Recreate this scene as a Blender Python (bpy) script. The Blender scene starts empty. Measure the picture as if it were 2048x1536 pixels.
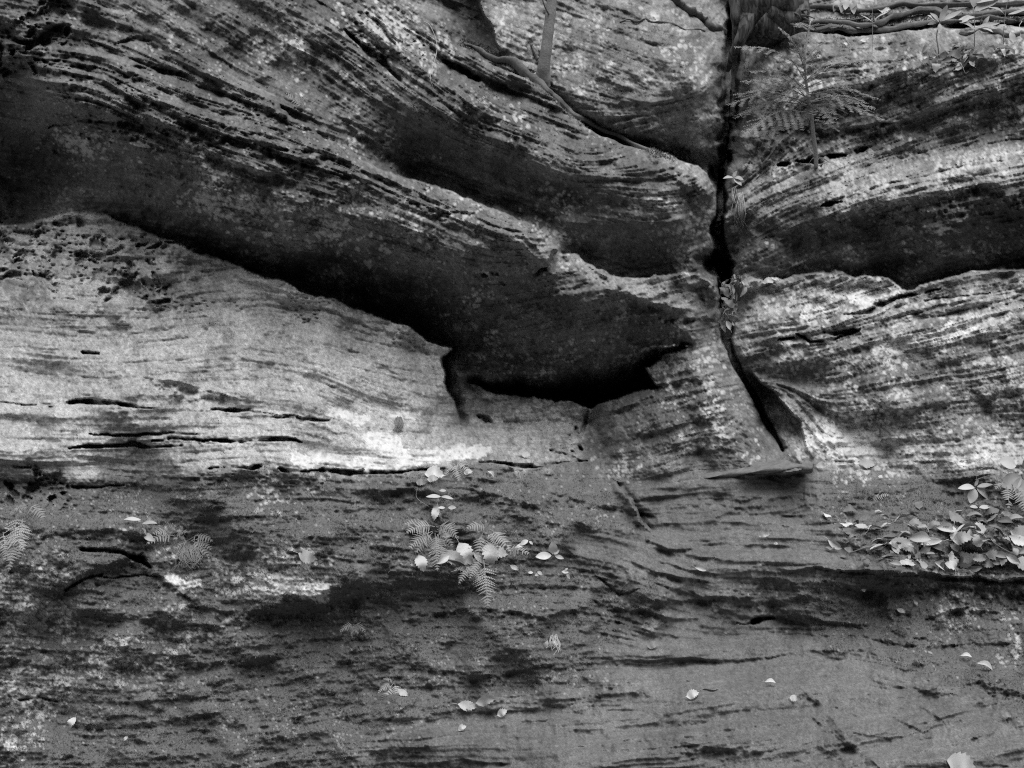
import bpy, math, random
import numpy as np
from mathutils import Vector, Matrix

# ------------------------------------------------------------------ camera, sky, light
scene = bpy.context.scene
F = 2196.0                       # focal length in photo pixels (photo is 2048 x 1536)
CZ = 1.9                         # eye height
cam_data = bpy.data.cameras.new("camera")
cam_data.sensor_width = 36.0
cam_data.lens = 36.0 * F / 2048.0
cam_data.clip_start = 0.05
cam_data.clip_end = 500.0
cam = bpy.data.objects.new("camera", cam_data)
cam.location = (0, 0, CZ)
cam.rotation_euler = (math.radians(90), 0, 0)
scene.collection.objects.link(cam)
scene.camera = cam

SUN_EL, SUN_AZ = 67.0, 160.0     # elevation; azimuth measured from +Y clockwise (behind the camera, a little right)
world = bpy.data.worlds.new("World")
scene.world = world
world.use_nodes = True
wn = world.node_tree
wn.nodes.clear()
w_out = wn.nodes.new("ShaderNodeOutputWorld")
w_bg = wn.nodes.new("ShaderNodeBackground")
w_sky = wn.nodes.new("ShaderNodeTexSky")
w_sky.sky_type = 'NISHITA'
w_sky.sun_disc = False
w_sky.sun_elevation = math.radians(SUN_EL)
w_sky.sun_rotation = math.radians(SUN_AZ)
w_bw = wn.nodes.new("ShaderNodeRGBToBW")          # the photograph is black and white
wn.links.new(w_sky.outputs[0], w_bw.inputs[0])
wn.links.new(w_bw.outputs[0], w_bg.inputs[0])
w_bg.inputs[1].default_value = 0.05
wn.links.new(w_bg.outputs[0], w_out.inputs[0])

sl = bpy.data.lights.new("sun", 'SUN')
sl.energy = 1.6
sl.angle = math.radians(66)
so = bpy.data.objects.new("sun", sl)
_e, _a = math.radians(SUN_EL), math.radians(SUN_AZ)
sdir = Vector((math.cos(_e) * math.sin(_a), math.cos(_e) * math.cos(_a), math.sin(_e)))
so.rotation_euler = sdir.to_track_quat('Z', 'Y').to_euler()
so.location = (2, -4, 9)
scene.collection.objects.link(so)

vs = scene.view_settings
vs.view_transform = 'Standard'
vs.look = 'None'
vs.exposure = 1.5
vs.gamma = 1.0
scene.cycles.max_bounces = 5
scene.cycles.diffuse_bounces = 3
scene.cycles.use_denoising = False
scene.cycles.filter_width = 1.15

COL = scene.collection
rng = np.random.default_rng(11)
random.seed(5)

# ------------------------------------------------------------------ the rock surface
G = 2.0                                            # grid step in photo pixels
U0, U1, V0, V1 = -400.0, 2450.0, -300.0, 1800.0
W = int((U1 - U0) / G) + 1
H = int((V1 - V0) / G) + 1
uu, vv = np.meshgrid(U0 + G * np.arange(W, dtype=np.float32), V0 + G * np.arange(H, dtype=np.float32))

def box(a, r, ax):
    n = a.shape[ax]
    p = np.concatenate([np.repeat(a.take([0], ax), r + 1, ax), a, np.repeat(a.take([n - 1], ax), r, ax)], ax)
    c = np.cumsum(p.astype(np.float64), ax)
    return ((c.take(range(2 * r + 1, n + 2 * r + 1), ax) - c.take(range(0, n), ax)) / (2 * r + 1)).astype(np.float32)

def blur(a, s):                                    # s in grid cells
    r = max(1, int(round(s)))
    for _ in range(3):
        a = box(box(a, r, 0), r, 1)
    return a

def sstep(a, b, x):
    t = np.clip((x - a) / (b - a), 0, 1)
    return t * t * (3 - 2 * t)

_lat = [rng.standard_normal((256, 256)).astype(np.float32) for _ in range(6)]
def vnoise(x, y, k=0):
    L = _lat[k % 6]
    xi = np.floor(x).astype(np.int32); yi = np.floor(y).astype(np.int32)
    fx = x - xi; fy = y - yi
    fx = fx * fx * (3 - 2 * fx); fy = fy * fy * (3 - 2 * fy)
    a = L[yi & 255, xi & 255]; b = L[yi & 255, (xi + 1) & 255]
    c = L[(yi + 1) & 255, xi & 255]; d = L[(yi + 1) & 255, (xi + 1) & 255]
    return (a * (1 - fx) + b * fx) * (1 - fy) + (c * (1 - fx) + d * fx) * fy

def fbm(x, y, s, octv=4, k=0, gain=0.5):
    t = 0; a = 1.0; n = 0
    for i in range(octv):
        t = t + a * vnoise(x / s + 17.3 * i + k * 5.1, y / s - 9.7 * i + k * 3.3, k + i)
        n += a * a; a *= gain; s *= 0.5
    return t / math.sqrt(n)

def worley(x, y, s, k=0, thr=0.0):                # nearest feature point distance and its random id
    gx = x / s; gy = y / s
    xi = np.floor(gx).astype(np.int32); yi = np.floor(gy).astype(np.int32)
    best = np.full(x.shape, 9.0, np.float32); idv = np.zeros(x.shape, np.float32)
    A, B, C = _lat[k % 6], _lat[(k + 1) % 6], _lat[(k + 2) % 6]
    for dy in (-1, 0, 1):
        for dx in (-1, 0, 1):
            cx = xi + dx; cy = yi + dy
            jx = 0.5 + 0.28 * np.clip(A[cy & 255, cx & 255], -1.7, 1.7)
            jy = 0.5 + 0.28 * np.clip(B[cy & 255, cx & 255], -1.7, 1.7)
            d = np.hypot(cx + jx - gx, cy + jy - gy)
            m = d < best
            best = np.where(m, d, best); idv = np.where(m, C[cy & 255, cx & 255], idv)
    return best, idv

# --- shape curves: two sided (u, v, depth above / right of the line, depth below / left) and one sided (u, v, depth)
TWO = [
 # crest of the long overhanging wedge
 [(60,-60,6.1,5.5),(150,-15,5.95,5.38),(260,40,5.95,5.3),(370,90,6.0,5.25),(480,165,5.95,5.2),(560,210,5.6,5.15),(640,265,5.6,5.1),(740,330,5.8,5.05),(850,370,5.9,5.0),(960,410,5.9,4.97),(1040,440,5.8,4.9),(1096,466,5.7,4.84),(1113,496,5.5,4.84),(1097,530,5.35,4.9),(1050,549,5.28,5.02)],
 # contact of the wedge's underside with the pale slab
 [(-400,480,6.4,5.9),(-60,455,6.4,5.95),(60,442,6.3,5.8),(150,420,6.0,5.62),(230,440,5.85,5.5),(330,480,5.8,5.4),(430,512,5.78,5.3),(520,547,5.9,5.25),(600,575,6.0,5.2),(700,612,6.05,5.15),(780,640,6.1,5.1),(850,672,6.1,5.1),(903,699,6.0,5.15)],
 [(903,697,6.0,5.15),(884,716,6.05,5.2),(893,765,6.0,5.22),(905,815,5.8,5.3),(925,858,5.55,5.35)],
 # second lobe of the wedge up to the crack
 [(1122,503,5.75,5.22),(1150,506,5.75,5.2),(1190,535,5.95,5.16),(1250,556,6.05,5.18),(1330,560,6.05,5.18),(1400,546,6.0,5.2),(1430,565,6.0,5.25),(1441,600,6.4,5.3)],
 # lip of the low cave
 [(925,762,5.9,5.72),(965,772,6.2,5.66),(1040,796,6.5,5.6),(1100,802,6.7,5.56),(1180,810,6.8,5.5),(1240,797,6.7,5.42),(1312,770,6.5,5.35),(1287,735,6.2,5.3),(1340,702,5.8,5.25),(1385,692,5.5,5.25)],
 # upper bands, left of the crack
 [(760,-40,7.0,6.5),(800,-10,7.0,6.4),(860,20,7.0,6.25),(890,50,7.0,6.15),(900,85,6.95,6.12),(950,120,6.8,6.1),(1030,150,6.65,6.12),(1080,175,6.6,6.15),(1130,220,6.6,6.1),(1200,270,6.75,6.05),(1270,295,6.9,6.02),(1340,312,7.0,6.0),(1400,340,7.0,5.97),(1428,385,6.9,5.97)],
 [(935,-40,6.95,7.4),(965,30,6.85,7.4),(985,65,6.8,7.3),(1000,100,6.72,7.0)],
 # right of the crack: crest of the third block
 [(1462,566,6.3,5.85),(1560,554,6.35,5.8),(1640,543,6.35,5.75),(1738,545,6.4,5.7),(1800,575,6.4,5.7),(1880,562,6.4,5.65),(1950,538,6.4,5.62),(2048,540,6.3,5.6),(2450,520,6.3,5.5)],
 # shadowed pocket beside the lower end of the crack
 [(1505,755,5.45,5.75),(1560,795,5.38,5.75),(1600,845,5.33,5.6),(1614,895,5.3,5.5)],
 # foot of the block behind the worn path
 [(1225,960,5.06,5.03),(1330,952,5.05,5.0),(1450,930,5.02,4.93),(1540,916,5.02,4.88),(1600,915,5.3,4.88),(1622,930,5.2,4.87)],
 [(1465,952,4.84,4.93),(1540,947,4.78,4.98),(1600,943,4.79,5.02),(1624,934,4.85,5.05)],
 # the mossy shoulder beside the path
 [(1172,926,5.22,5.06),(1228,966,5.10,4.84),(1268,1005,5.02,4.69),(1282,1045,4.94,4.62),(1310,1072,4.80,4.60),(1345,1080,4.70,4.59)],
 # lower edge of the path and of the leafy ledge
 [(1270,1128,4.50,4.50),(1340,1150,4.44,4.50),(1410,1148,4.40,4.50),(1560,1143,4.39,4.53),(1640,1133,4.40,4.58),(1720,1140,4.42,4.64),(1900,1152,4.40,4.66),(2048,1160,4.42,4.66),(2450,1150,4.4,4.6)],
 # mossy ledge on the lower left
 [(620,1186,4.33,4.35),(700,1170,4.30,4.34),(780,1160,4.28,4.35),(860,1176,4.28,4.36),(960,1192,4.28,4.37),(1100,1176,4.30,4.36),(1200,1192,4.33,4.38),(1270,1215,4.38,4.41)],
 # low step under the smooth patch
 [(1180,1296,4.30,4.32),(1250,1326,4.26,4.35),(1320,1314,4.25,4.37),(1440,1326,4.25,4.39),(1520,1316,4.25,4.39),(1550,1345,4.25,4.28)],
 # bottom edge of the pale slab
 [(-400,930,4.62,4.66),(0,938,4.58,4.62),(140,955,4.55,4.58),(430,945,4.53,4.56),(640,942,4.52,4.58),(760,944,4.53,4.60),(900,938,4.6,4.66),(1000,930,4.72,4.78),(1090,932,4.85,4.93),(1168,920,4.98,5.05)],
]
ONE = [
 [(-400,-300,7.0),(0,-300,6.8),(700,-300,7.6),(1200,-300,8.6),(1800,-300,8.2),(2450,-300,8.2)],
 [(-400,0,5.3),(0,0,5.35),(100,0,5.38)],
 [(-400,160,5.6),(0,140,5.6),(70,180,5.3),(140,215,4.9),(300,245,4.74),(450,280,4.70),(560,308,4.68),(680,340,4.7),(800,402,4.72),(900,448,4.72),(1000,484,4.70),(1060,498,4.68),(1088,505,4.76)],
 [(-400,330,7.1),(0,330,7.2),(90,340,6.7),(190,360,5.5),(400,410,5.05),(600,455,5.02),(800,530,5.1),(950,580,5.15)],
 [(-400,640,5.3),(0,640,5.36),(110,645,5.2),(250,640,5.2),(500,660,5.1),(700,720,5.0),(820,780,5.0),(880,850,5.12)],
 [(-400,800,4.9),(0,800,4.94),(90,800,4.93),(120,790,4.86),(300,800,4.80),(600,830,4.72),(850,905,4.68)],
 [(925,862,5.42),(1000,882,5.3),(1080,902,5.24),(1160,916,5.16)],
 [(-400,1180,4.5),(0,1180,4.42),(200,1150,4.40),(400,1180,4.36),(560,1200,4.34)],
 [(-400,1380,4.45),(0,1380,4.34),(600,1380,4.2),(1000,1380,4.02),(1500,1390,3.86),(2048,1390,3.9),(2450,1380,3.95)],
 [(-400,1536,4.15),(0,1536,4.05),(600,1536,3.9),(1000,1536,3.66),(1500,1536,3.38),(2048,1536,3.36),(2450,1536,3.4)],
 [(-400,1800,3.8),(600,1800,3.55),(1500,1800,3.12),(2450,1800,3.1)],
 # second lobe
 [(1118,556,5.06),(1180,576,4.9),(1260,618,4.9),(1350,640,4.93),(1436,650,5.12)],
 [(920,650,5.5),(1000,655,5.5),(1150,668,5.5),(1300,668,5.4),(1400,662,5.25)],
 [(900,704,5.95),(1000,716,5.80),(1100,706,5.66),(1200,692,5.45),(1300,676,5.36),(1400,668,5.28)],
 [(905,732,5.64),(1000,745,5.42),(1100,736,5.28),(1200,716,5.16),(1300,698,5.12),(1390,684,5.12)],
 [(1230,830,5.34),(1300,800,5.2),(1380,780,5.08),(1450,770,5.06)],
 [(1185,900,5.3),(1250,880,5.14),(1330,870,5.05),(1430,860,4.99),(1520,900,5.02)],
 [(940,830,5.42),(1060,850,5.36),(1140,855,5.38)],
 [(1172,860,5.65),(1160,900,5.4)],
 # upper bands
 [(480,-40,5.95),(640,40,5.82),(700,105,5.78),(780,165,5.72),(880,226,5.66),(960,276,5.6),(1040,304,5.6),(1120,318,5.62),(1200,342,5.62),(1300,352,5.62),(1405,375,5.7)],
 [(300,0,6.2),(430,70,6.2),(520,140,6.1),(620,180,5.8),(700,215,6.0),(760,270,6.15),(850,335,6.15),(950,392,6.05),(1050,432,5.95),(1200,450,5.8),(1405,455,5.85)],
 [(1150,498,5.8),(1250,520,6.0),(1395,515,6.05)],
 [(1000,-40,7.1),(1200,-20,7.1),(1340,20,7.2),(1400,50,7.1)],
 [(890,-20,7.6),(925,40,7.6),(960,95,7.35)],
 [(1090,120,6.6),(1200,170,6.4),(1300,190,6.35),(1425,190,6.4)],
 [(1140,215,6.5),(1220,240,6.5),(1320,250,6.55),(1440,250,6.6)],
 # open top of the crack
 [(1330,-60,8.2),(1400,0,8.6),(1440,40,8.8),(1470,50,9.0)],
 # crack: left edge, floor, right edge
 [(1436,80,6.85),(1447,140,6.55),(1450,240,6.55),(1432,312,6.7)],
 [(1424,385,5.95),(1430,450,5.95),(1418,515,6.0)],
 [(1444,690,5.2),(1490,790,5.14),(1540,882,5.1),(1562,910,5.08)],
 [(1458,80,8.2),(1468,120,8.2),(1460,200,7.9),(1450,300,7.6),(1442,380,7.4),(1436,450,7.2),(1436,530,7.3),(1452,560,6.9),(1458,620,6.6),(1456,680,6.5),(1484,750,6.2),(1532,842,6.0),(1574,905,5.7)],
 [(1516,66,6.95),(1500,110,6.75),(1496,200,6.65),(1480,300,6.62),(1465,360,6.5),(1466,430,6.4),(1470,530,6.3)],
 [(1478,580,5.8),(1478,640,5.65),(1476,690,5.6),(1508,748,5.5)],
 # right hand blocks
 [(1600,20,7.15),(1800,15,7.0),(2048,10,6.9),(2450,0,6.8)],
 [(1520,72,6.9),(1700,72,6.85),(1850,70,6.75),(2048,60,6.65),(2450,50,6.6)],
 [(1510,150,6.52),(1600,160,6.42),(1700,150,6.34),(1850,142,6.24),(2048,125,6.18),(2450,120,6.1)],
 [(1520,230,6.6),(1700,220,6.55),(1850,210,6.5),(2048,200,6.4)],
 [(1500,325,6.62),(1560,326,6.66),(1640,322,6.68),(1720,305,6.62),(1800,296,6.56),(2048,284,6.5),(2450,280,6.4)],
 [(1480,395,6.4),(1530,400,6.3),(1600,415,6.02),(1700,408,5.92),(1850,372,5.82),(2048,345,5.76),(2450,330,5.7)],
 [(1500,490,6.3),(1600,480,6.25),(1750,480,6.25),(1900,460,6.2),(2048,450,6.1)],
 [(1500,690,5.46),(1600,680,5.38),(1700,668,5.32),(1900,650,5.24),(2048,636,5.2),(2450,620,5.1)],
 [(1600,780,5.4),(1800,770,5.3),(2048,760,5.26)],
 [(1640,880,5.34),(1800,862,5.24),(2048,850,5.18),(2450,850,5.1)],
 [(1632,926,5.2),(1700,920,5.1),(1850,905,5.0),(2048,900,4.95),(2450,900,4.9)],
 [(1640,960,5.0),(1800,960,4.88),(2048,960,4.8)],
 [(1300,1080,4.7),(1500,1075,4.66),(1640,1070,4.66),(1850,1070,4.6),(2048,1070,4.58)],
 [(1300,1200,4.47),(1450,1200,4.50),(1550,1235,4.50),(1700,1235,4.49),(1850,1260,4.45),(2048,1260,4.42)],
 [(1230,1250,4.42),(1400,1246,4.42),(1520,1250,4.42)],
 [(0,1040,4.52),(300,1040,4.48),(600,1040,4.46),(800,1040,4.48),(1000,1040,4.52),(1180,1040,4.62)],
]

def raster(curves, two):
    us, vs_, ds, flag = [], [], [], []
    for c in curves:
        for a, b in zip(c[:-1], c[1:]):
            a = np.array(a, float); b = np.array(b, float)
            n = int(max(2, np.hypot(*(b[:2] - a[:2])) / 1.0))
            t = np.linspace(0, 1, n)[:, None]
            p = a * (1 - t) + b * t
            if two:
                d = (b[:2] - a[:2]); d /= np.hypot(*d)
                nx, ny = d[1], -d[0]
                for s, k in ((1, 2), (-1, 3)):
                    us.append(p[:, 0] + nx * 2.2 * s); vs_.append(p[:, 1] + ny * 2.2 * s); ds.append(p[:, k]); flag.append(np.abs(p[:, 2] - p[:, 3]))
            else:
                us.append(p[:, 0]); vs_.append(p[:, 1]); ds.append(p[:, 2])
    us = np.concatenate(us); vs_ = np.concatenate(vs_); ds = np.concatenate(ds)
    i = np.clip(np.round((vs_ - V0) / G).astype(int), 0, H - 1); j = np.clip(np.round((us - U0) / G).astype(int), 0, W - 1)
    S = np.zeros((H, W), np.float32); N = np.zeros((H, W), np.float32); E = np.zeros((H, W), np.float32)
    np.add.at(S, (i, j), ds); np.add.at(N, (i, j), 1)
    if two:
        np.maximum.at(E, (i, j), np.concatenate(flag))
    return S, N, E

S2, N2, E2 = raster(TWO, True)
S1, N1, _ = raster(ONE, False)
near2 = blur((N2 > 0).astype(np.float32), 1) > 0.02
S1[near2] = 0; N1[near2] = 0
Sc, Nc = S1 + S2, N1 + N2

def solve(Sc, Nc):
    levels = [(Sc, Nc)]
    while min(levels[-1][0].shape) > 24:
        s, n = levels[-1]
        h, w = (s.shape[0] + 1) // 2 * 2, (s.shape[1] + 1) // 2 * 2
        sp = np.zeros((h, w), np.float32); sp[:s.shape[0], :s.shape[1]] = s
        np_ = np.zeros((h, w), np.float32); np_[:s.shape[0], :s.shape[1]] = n
        f = lambda q: q.reshape(h // 2, 2, w // 2, 2).sum((1, 3))
        levels.append((f(sp), f(np_)))
    X = None
    for s, n in reversed(levels):
        m = n > 0
        val = np.where(m, s / np.maximum(n, 1), 0)
        if X is None:
            X = np.where(m, val, val[m].mean())
            it = 400
        else:
            X = np.repeat(np.repeat(X, 2, 0), 2, 1)[:s.shape[0], :s.shape[1]]
            it = 90
        X = np.where(m, val, X).astype(np.float32)
        for _ in range(it):
            P = np.pad(X, 1, mode='edge')
            X = np.where(m, val, 0.25 * (P[:-2, 1:-1] + P[2:, 1:-1] + P[1:-1, :-2] + P[1:-1, 2:])).astype(np.float32)
    return X

D0 = solve(Sc, Nc)
edge = np.clip(blur(E2 * 3.0, 3) * 9.0, 0, 1)
edge2 = np.clip(blur(E2 * 3.0, 6) * 9.0, 0, 1)
Dm = D0 * edge + blur(D0, 3) * (1 - edge)
Dm = Dm * edge2 + blur(Dm, 8) * (1 - edge2)
edge3 = np.clip(blur(E2 * 3.0, 11) * 12.0, 0, 1)
Dm = Dm * edge3 + blur(Dm, 14) * (1 - edge3)

def sample(A, u, v):
    x = np.clip((u - U0) / G, 0, W - 1.001); y = np.clip((v - V0) / G, 0, H - 1.001)
    xi = x.astype(np.int32); yi = y.astype(np.int32); fx = (x - xi).astype(np.float32); fy = (y - yi).astype(np.float32)
    return (A[yi, xi] * (1 - fx) + A[yi, xi + 1] * fx) * (1 - fy) + (A[yi + 1, xi] * (1 - fx) + A[yi + 1, xi + 1] * fx) * fy

# --- soft region masks
def inside(poly, x, y):
    c = np.zeros(x.shape, bool)
    n = len(poly)
    for i in range(n):
        x1, y1 = poly[i]; x2, y2 = poly[(i + 1) % n]
        if y1 == y2: continue
        m = ((y1 > y) != (y2 > y)) & (x < (x2 - x1) * (y - y1) / (y2 - y1) + x1)
        c ^= m
    return c

def region(polys, soft=14, warp=18):
    x = uu + warp * WN1; y = vv + warp * WN2
    m = np.zeros(uu.shape, np.float32)
    for p in polys:
        val = 1.0
        if isinstance(p, tuple): p, val = p
        m = np.maximum(m, inside(p, x, y) * np.float32(val))
    return blur(m, soft / G) if soft else m

WN1 = fbm(uu, vv, 60, 4, 1); WN2 = fbm(uu, vv, 60, 4, 2)

A_PATH = region([[(1228,962),(1340,952),(1560,915),(1625,930),(1650,960),(1610,1010),(1660,1060),(1700,1110),(1790,1140),(1640,1150),(1420,1165),(1560,1240),(1570,1290),(1700,1300),(1800,1340),(1950,1420),(2100,1480),(2200,1560),(2200,1850),(700,1850),(840,1530),(860,1440),(1060,1420),(1330,1370),(1200,1320),(1190,1290),(1330,1250),(1350,1200),(1280,1140),(1100,1100),(1150,1060),(1280,1070),(1280,1020)]], 12, 14)
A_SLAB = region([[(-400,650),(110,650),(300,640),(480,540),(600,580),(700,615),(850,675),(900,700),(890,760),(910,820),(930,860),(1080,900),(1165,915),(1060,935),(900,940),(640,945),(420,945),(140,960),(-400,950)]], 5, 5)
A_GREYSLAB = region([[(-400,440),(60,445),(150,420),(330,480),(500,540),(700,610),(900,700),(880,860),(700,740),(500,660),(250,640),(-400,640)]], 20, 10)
A_MOSS = region([[(-400,960),(140,975),(430,955),(640,950),(900,945),(1170,925),(1280,1040),(1290,1080),(1120,1110),(1260,1150),(1330,1210),(1200,1290),(1180,1330),(1060,1410),(840,1430),(700,1536),(650,1850),(-400,1850)],
                 [(1630,940),(1760,920),(1850,925),(2000,960),(2450,960),(2450,1500),(2000,1420),(1820,1330),(1600,1270),(1600,1180),(1640,1130),(1640,1060),(1600,1010)],
                 ([(1500,60),(2450,40),(2450,140),(1750,160),(1500,130)],0.5),([(1050,0),(1400,30),(1440,120),(1400,330),(1200,280),(1080,170),(1040,60)],0.45),([(860,60),(1080,180),(1200,280),(1340,330),(1250,330),(1000,240),(880,130)],0.7)], 16, 26)
A_POCKET_LIT = region([[(905,770),(970,780),(1100,808),(1180,815),(1200,830),(1170,880),(1160,915),(1000,880),(930,860)]], 5, 6)
A_HONEY = region([[(-400,430),(150,425),(300,470),(350,560),(340,610),(200,600),(130,560),(60,560),(-400,600)],[(-400,0),(30,40),(60,20),(140,10),(150,60),(90,110),(140,160),(60,180),(-400,170)],
                  ([(-400,930),(60,930),(140,960),(150,1010),(60,1020),(-400,1010)],0.7)], 8, 14)
A_LAYER = region([[(60,60),(200,70),(400,150),(600,230),(760,320),(900,400),(1090,460),(1090,520),(960,480),(760,400),(640,350),(560,360),(420,300),(300,300),(100,280)],
                  ([(600,0),(900,60),(1100,180),(1430,340),(1430,420),(1000,330),(800,210),(640,120)],0.65),([(1500,560),(2450,520),(2450,680),(1700,690),(1500,680)],0.45),([(1480,280),(2450,260),(2450,400),(1600,460),(1480,440)],0.6),([(1550,150),(2450,120),(2450,260),(1520,260)],0.8)], 14, 16)
A_SMOOTH = np.clip(A_PATH + 0.75 * A_SLAB, 0, 1)
A_DARK_SHADE = region([[(-400,-40),(180,-10),(370,90),(560,210),(760,335),(960,410),(1100,480),(1190,540),(1440,560),(1445,660),(1390,690),(1310,770),(1180,810),(960,775),(900,700),(700,612),(520,545),(330,480),(150,420),(-400,470)],  # darker stone, with the shade of undersides and recesses painted in
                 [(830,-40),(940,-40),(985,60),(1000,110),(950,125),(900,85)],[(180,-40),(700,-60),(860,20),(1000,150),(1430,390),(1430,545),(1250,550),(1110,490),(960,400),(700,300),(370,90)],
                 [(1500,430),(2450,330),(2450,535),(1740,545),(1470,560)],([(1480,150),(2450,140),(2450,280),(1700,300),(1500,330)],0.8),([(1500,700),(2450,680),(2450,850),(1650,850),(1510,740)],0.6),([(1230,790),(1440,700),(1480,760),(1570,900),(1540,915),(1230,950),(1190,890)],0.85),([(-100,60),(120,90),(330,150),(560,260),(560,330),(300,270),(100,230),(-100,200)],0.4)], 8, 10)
A_DARK_SHADE *= 1 - 0.8 * region([[(1095,470),(1120,500),(1200,535),(1330,560),(1400,545),(1445,580),(1445,640),(1350,632),(1260,606),(1190,566),(1110,545),(1060,530),(1000,470)]], 5, 6)  # keeps the lit lobe strip mostly clear of the painted shade
A_DARK_SHADE = np.maximum(A_DARK_SHADE, region([([(1215,800),(1420,790),(1480,860),(1400,905),(1230,905)],0.7),([(1440,120),(1520,110),(1510,320),(1440,420)],0.6)], 18, 20))
# places where pale crust lichen grows, with its density
A_LICH = region([([(1500,560),(1740,550),(1900,560),(2450,530),(2450,670),(1900,690),(1600,760),(1480,640)],0.5),
                 ([(1620,830),(1700,840),(1760,880),(1900,890),(2450,870),(2450,925),(1640,925),(1600,870)],1.0),
                 ([(1480,720),(1640,740),(2450,700),(2450,880),(1760,880),(1600,800)],0.42),
                 ([(1240,700),(1440,690),(1480,800),(1560,900),(1230,940),(1190,880)],0.16),([(1290,700),(1445,690),(1450,780),(1330,790)],0.5),
                 ([(1200,890),(1300,890),(1280,950),(1220,950)],0.6),
                 ([(950,790),(1180,820),(1160,880),(960,850)],0.42),([(900,720),(1100,725),(1440,640),(1440,680),(1200,720),(1000,750)],0.62),
                 ([(330,370),(470,360),(520,470),(330,440)],0.38),
                 ([(640,160),(760,180),(740,250),(600,240)],0.35),
                 ([(700,20),(880,60),(900,120),(760,120)],0.45),
                 ([(1150,120),(1270,140),(1230,230),(1130,180)],0.5),
                 ([(1100,400),(1430,380),(1430,540),(1200,540)],0.30),
                 ([(1600,290),(2450,270),(2450,350),(1900,380),(1650,420),(1560,400)],0.48),
                 ([(1900,60),(2450,40),(2450,240),(2000,230),(1950,140)],0.42),
                 ([(1500,180),(1560,180),(1530,320),(1480,330)],0.35),
                 ([(1500,450),(2450,380),(2450,540),(1500,550)],0.24),
                 ([(900,180),(1060,260),(1060,320),(900,240)],0.42),
                 ([(-400,1030),(60,1110),(130,1160),(180,1330),(60,1536),(-400,1600)],0.55),
                 ([(120,1280),(460,1260),(400,1360),(200,1340)],0.45),
                 ([(380,1110),(660,1130),(650,1200),(480,1210),(350,1160)],0.50),
                 ([(480,960),(640,950),(620,1020),(520,1030)],0.5),
                 ([(1860,1150),(2450,1160),(2450,1400),(2000,1300)],0.40),
                 ([(200,1060),(460,1070),(660,1100),(640,1120),(200,1085)],0.32)], 22, 22)
A_LICH = np.maximum(A_LICH, region([([(0,250),(300,280),(560,320),(900,450),(1060,520),(1000,700),(850,650),(500,520),(200,420),(0,400)],0.17),([(560,120),(700,240),(900,360),(1000,420),(1430,360),(1430,540),(1200,530),(900,390),(600,250)],0.24),([(1000,0),(1400,40),(1440,300),(1200,260),(1060,160)],0.30),([(1535,800),(1612,850),(1612,905),(1575,905)],0.75),([(180,0),(600,20),(700,220),(500,150)],0.27),([(1500,100),(2050,100),(2050,300),(1500,320)],0.34)], 20, 20))
A_WHITE = region([[(600,905),(700,910),(800,900),(960,905),(1010,900),(960,928),(860,936),(640,940),(590,930)],[(660,810),(740,835),(700,850),(640,830)],[(790,828),(850,845),(830,850),(790,840)],[(700,860),(790,875),(790,900),(720,895)],
                  [(330,1145),(390,1148),(392,1165),(350,1168)],[(455,1158),(520,1155),(500,1172),(465,1172)],[(510,1143),(545,1148),(540,1158),(515,1152)],[(540,1160),(660,1165),(640,1195),(600,1200),(500,1172)],
                  [(285,1088),(350,1088),(350,1094),(285,1093)],[(290,1105),(365,1106),(365,1112),(290,1110)],[(1650,850),(1700,855),(1760,885),(1740,915),(1660,915),(1625,880)],[(1900,905),(2000,900),(1990,925),(1900,925)],
                  [(20,1370),(50,1330),(50,1370),(25,1410)],[(-20,1500),(40,1480),(30,1500)],[(1520,560),(1560,560),(1545,570)],[(1690,575),(1800,580),(1780,600),(1700,600)],[(1590,640),(1680,610),(1670,635),(1600,650)],[(1720,690),(1900,650),(1990,640),(1980,655),(1800,700)]], 3, 12)

# --- bedding direction (degrees, positive runs down to the right), swept into streaks by line convolution
DIRS = [(100,100,8),(300,160,22),(500,290,20),(700,330,20),(900,430,24),(420,90,32),(700,100,36),(900,230,34),(1100,280,24),(1250,150,26),(1300,60,12),(1250,400,8),
 (1380,260,-18),(1250,290,-18),(1700,100,-3),(1800,200,-24),(1700,350,-22),(1900,330,-12),(1600,480,-25),(1900,450,-14),(1600,620,-12),(1900,600,-15),(2000,560,-12),(1800,700,-12),
 (1850,800,-8),(1850,900,0),(300,400,10),(200,550,0),(400,600,-8),(600,600,12),(200,850,1),(500,900,1),(700,800,22),(800,880,4),(900,1000,5),(300,1050,2),(600,1050,0),(300,1250,4),(700,1200,0),
 (500,1400,-10),(1000,1450,-4),(1400,1450,-6),(1300,1150,20),(1500,1050,-2),(1450,980,-6),(1750,1350,10),(1900,1400,-14),(1150,590,-14),(1350,600,-14),(1200,700,-12),(1350,830,-14),
 (1500,120,112),(1470,250,105),(1480,500,-30),(1560,880,60),(700,470,14),(1000,620,-5),(1700,1470,-10),(2000,1100,4),(1700,1000,0)]
ang = np.zeros(uu.shape, np.float32); wsum = np.zeros(uu.shape, np.float32)
cs = ss = 0
for (a, b, t) in DIRS:
    w = 1.0 / ((uu - a) ** 2 + (vv - b) ** 2 + 900.0) ** 1.6
    cs = cs + w * math.cos(math.radians(2 * t)); ss = ss + w * math.sin(math.radians(2 * t))
ang = 0.5 * np.arctan2(ss, cs) + 0.07 * fbm(uu, vv, 90, 3, 3)
DX = np.cos(ang); DY = np.sin(ang)

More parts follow.
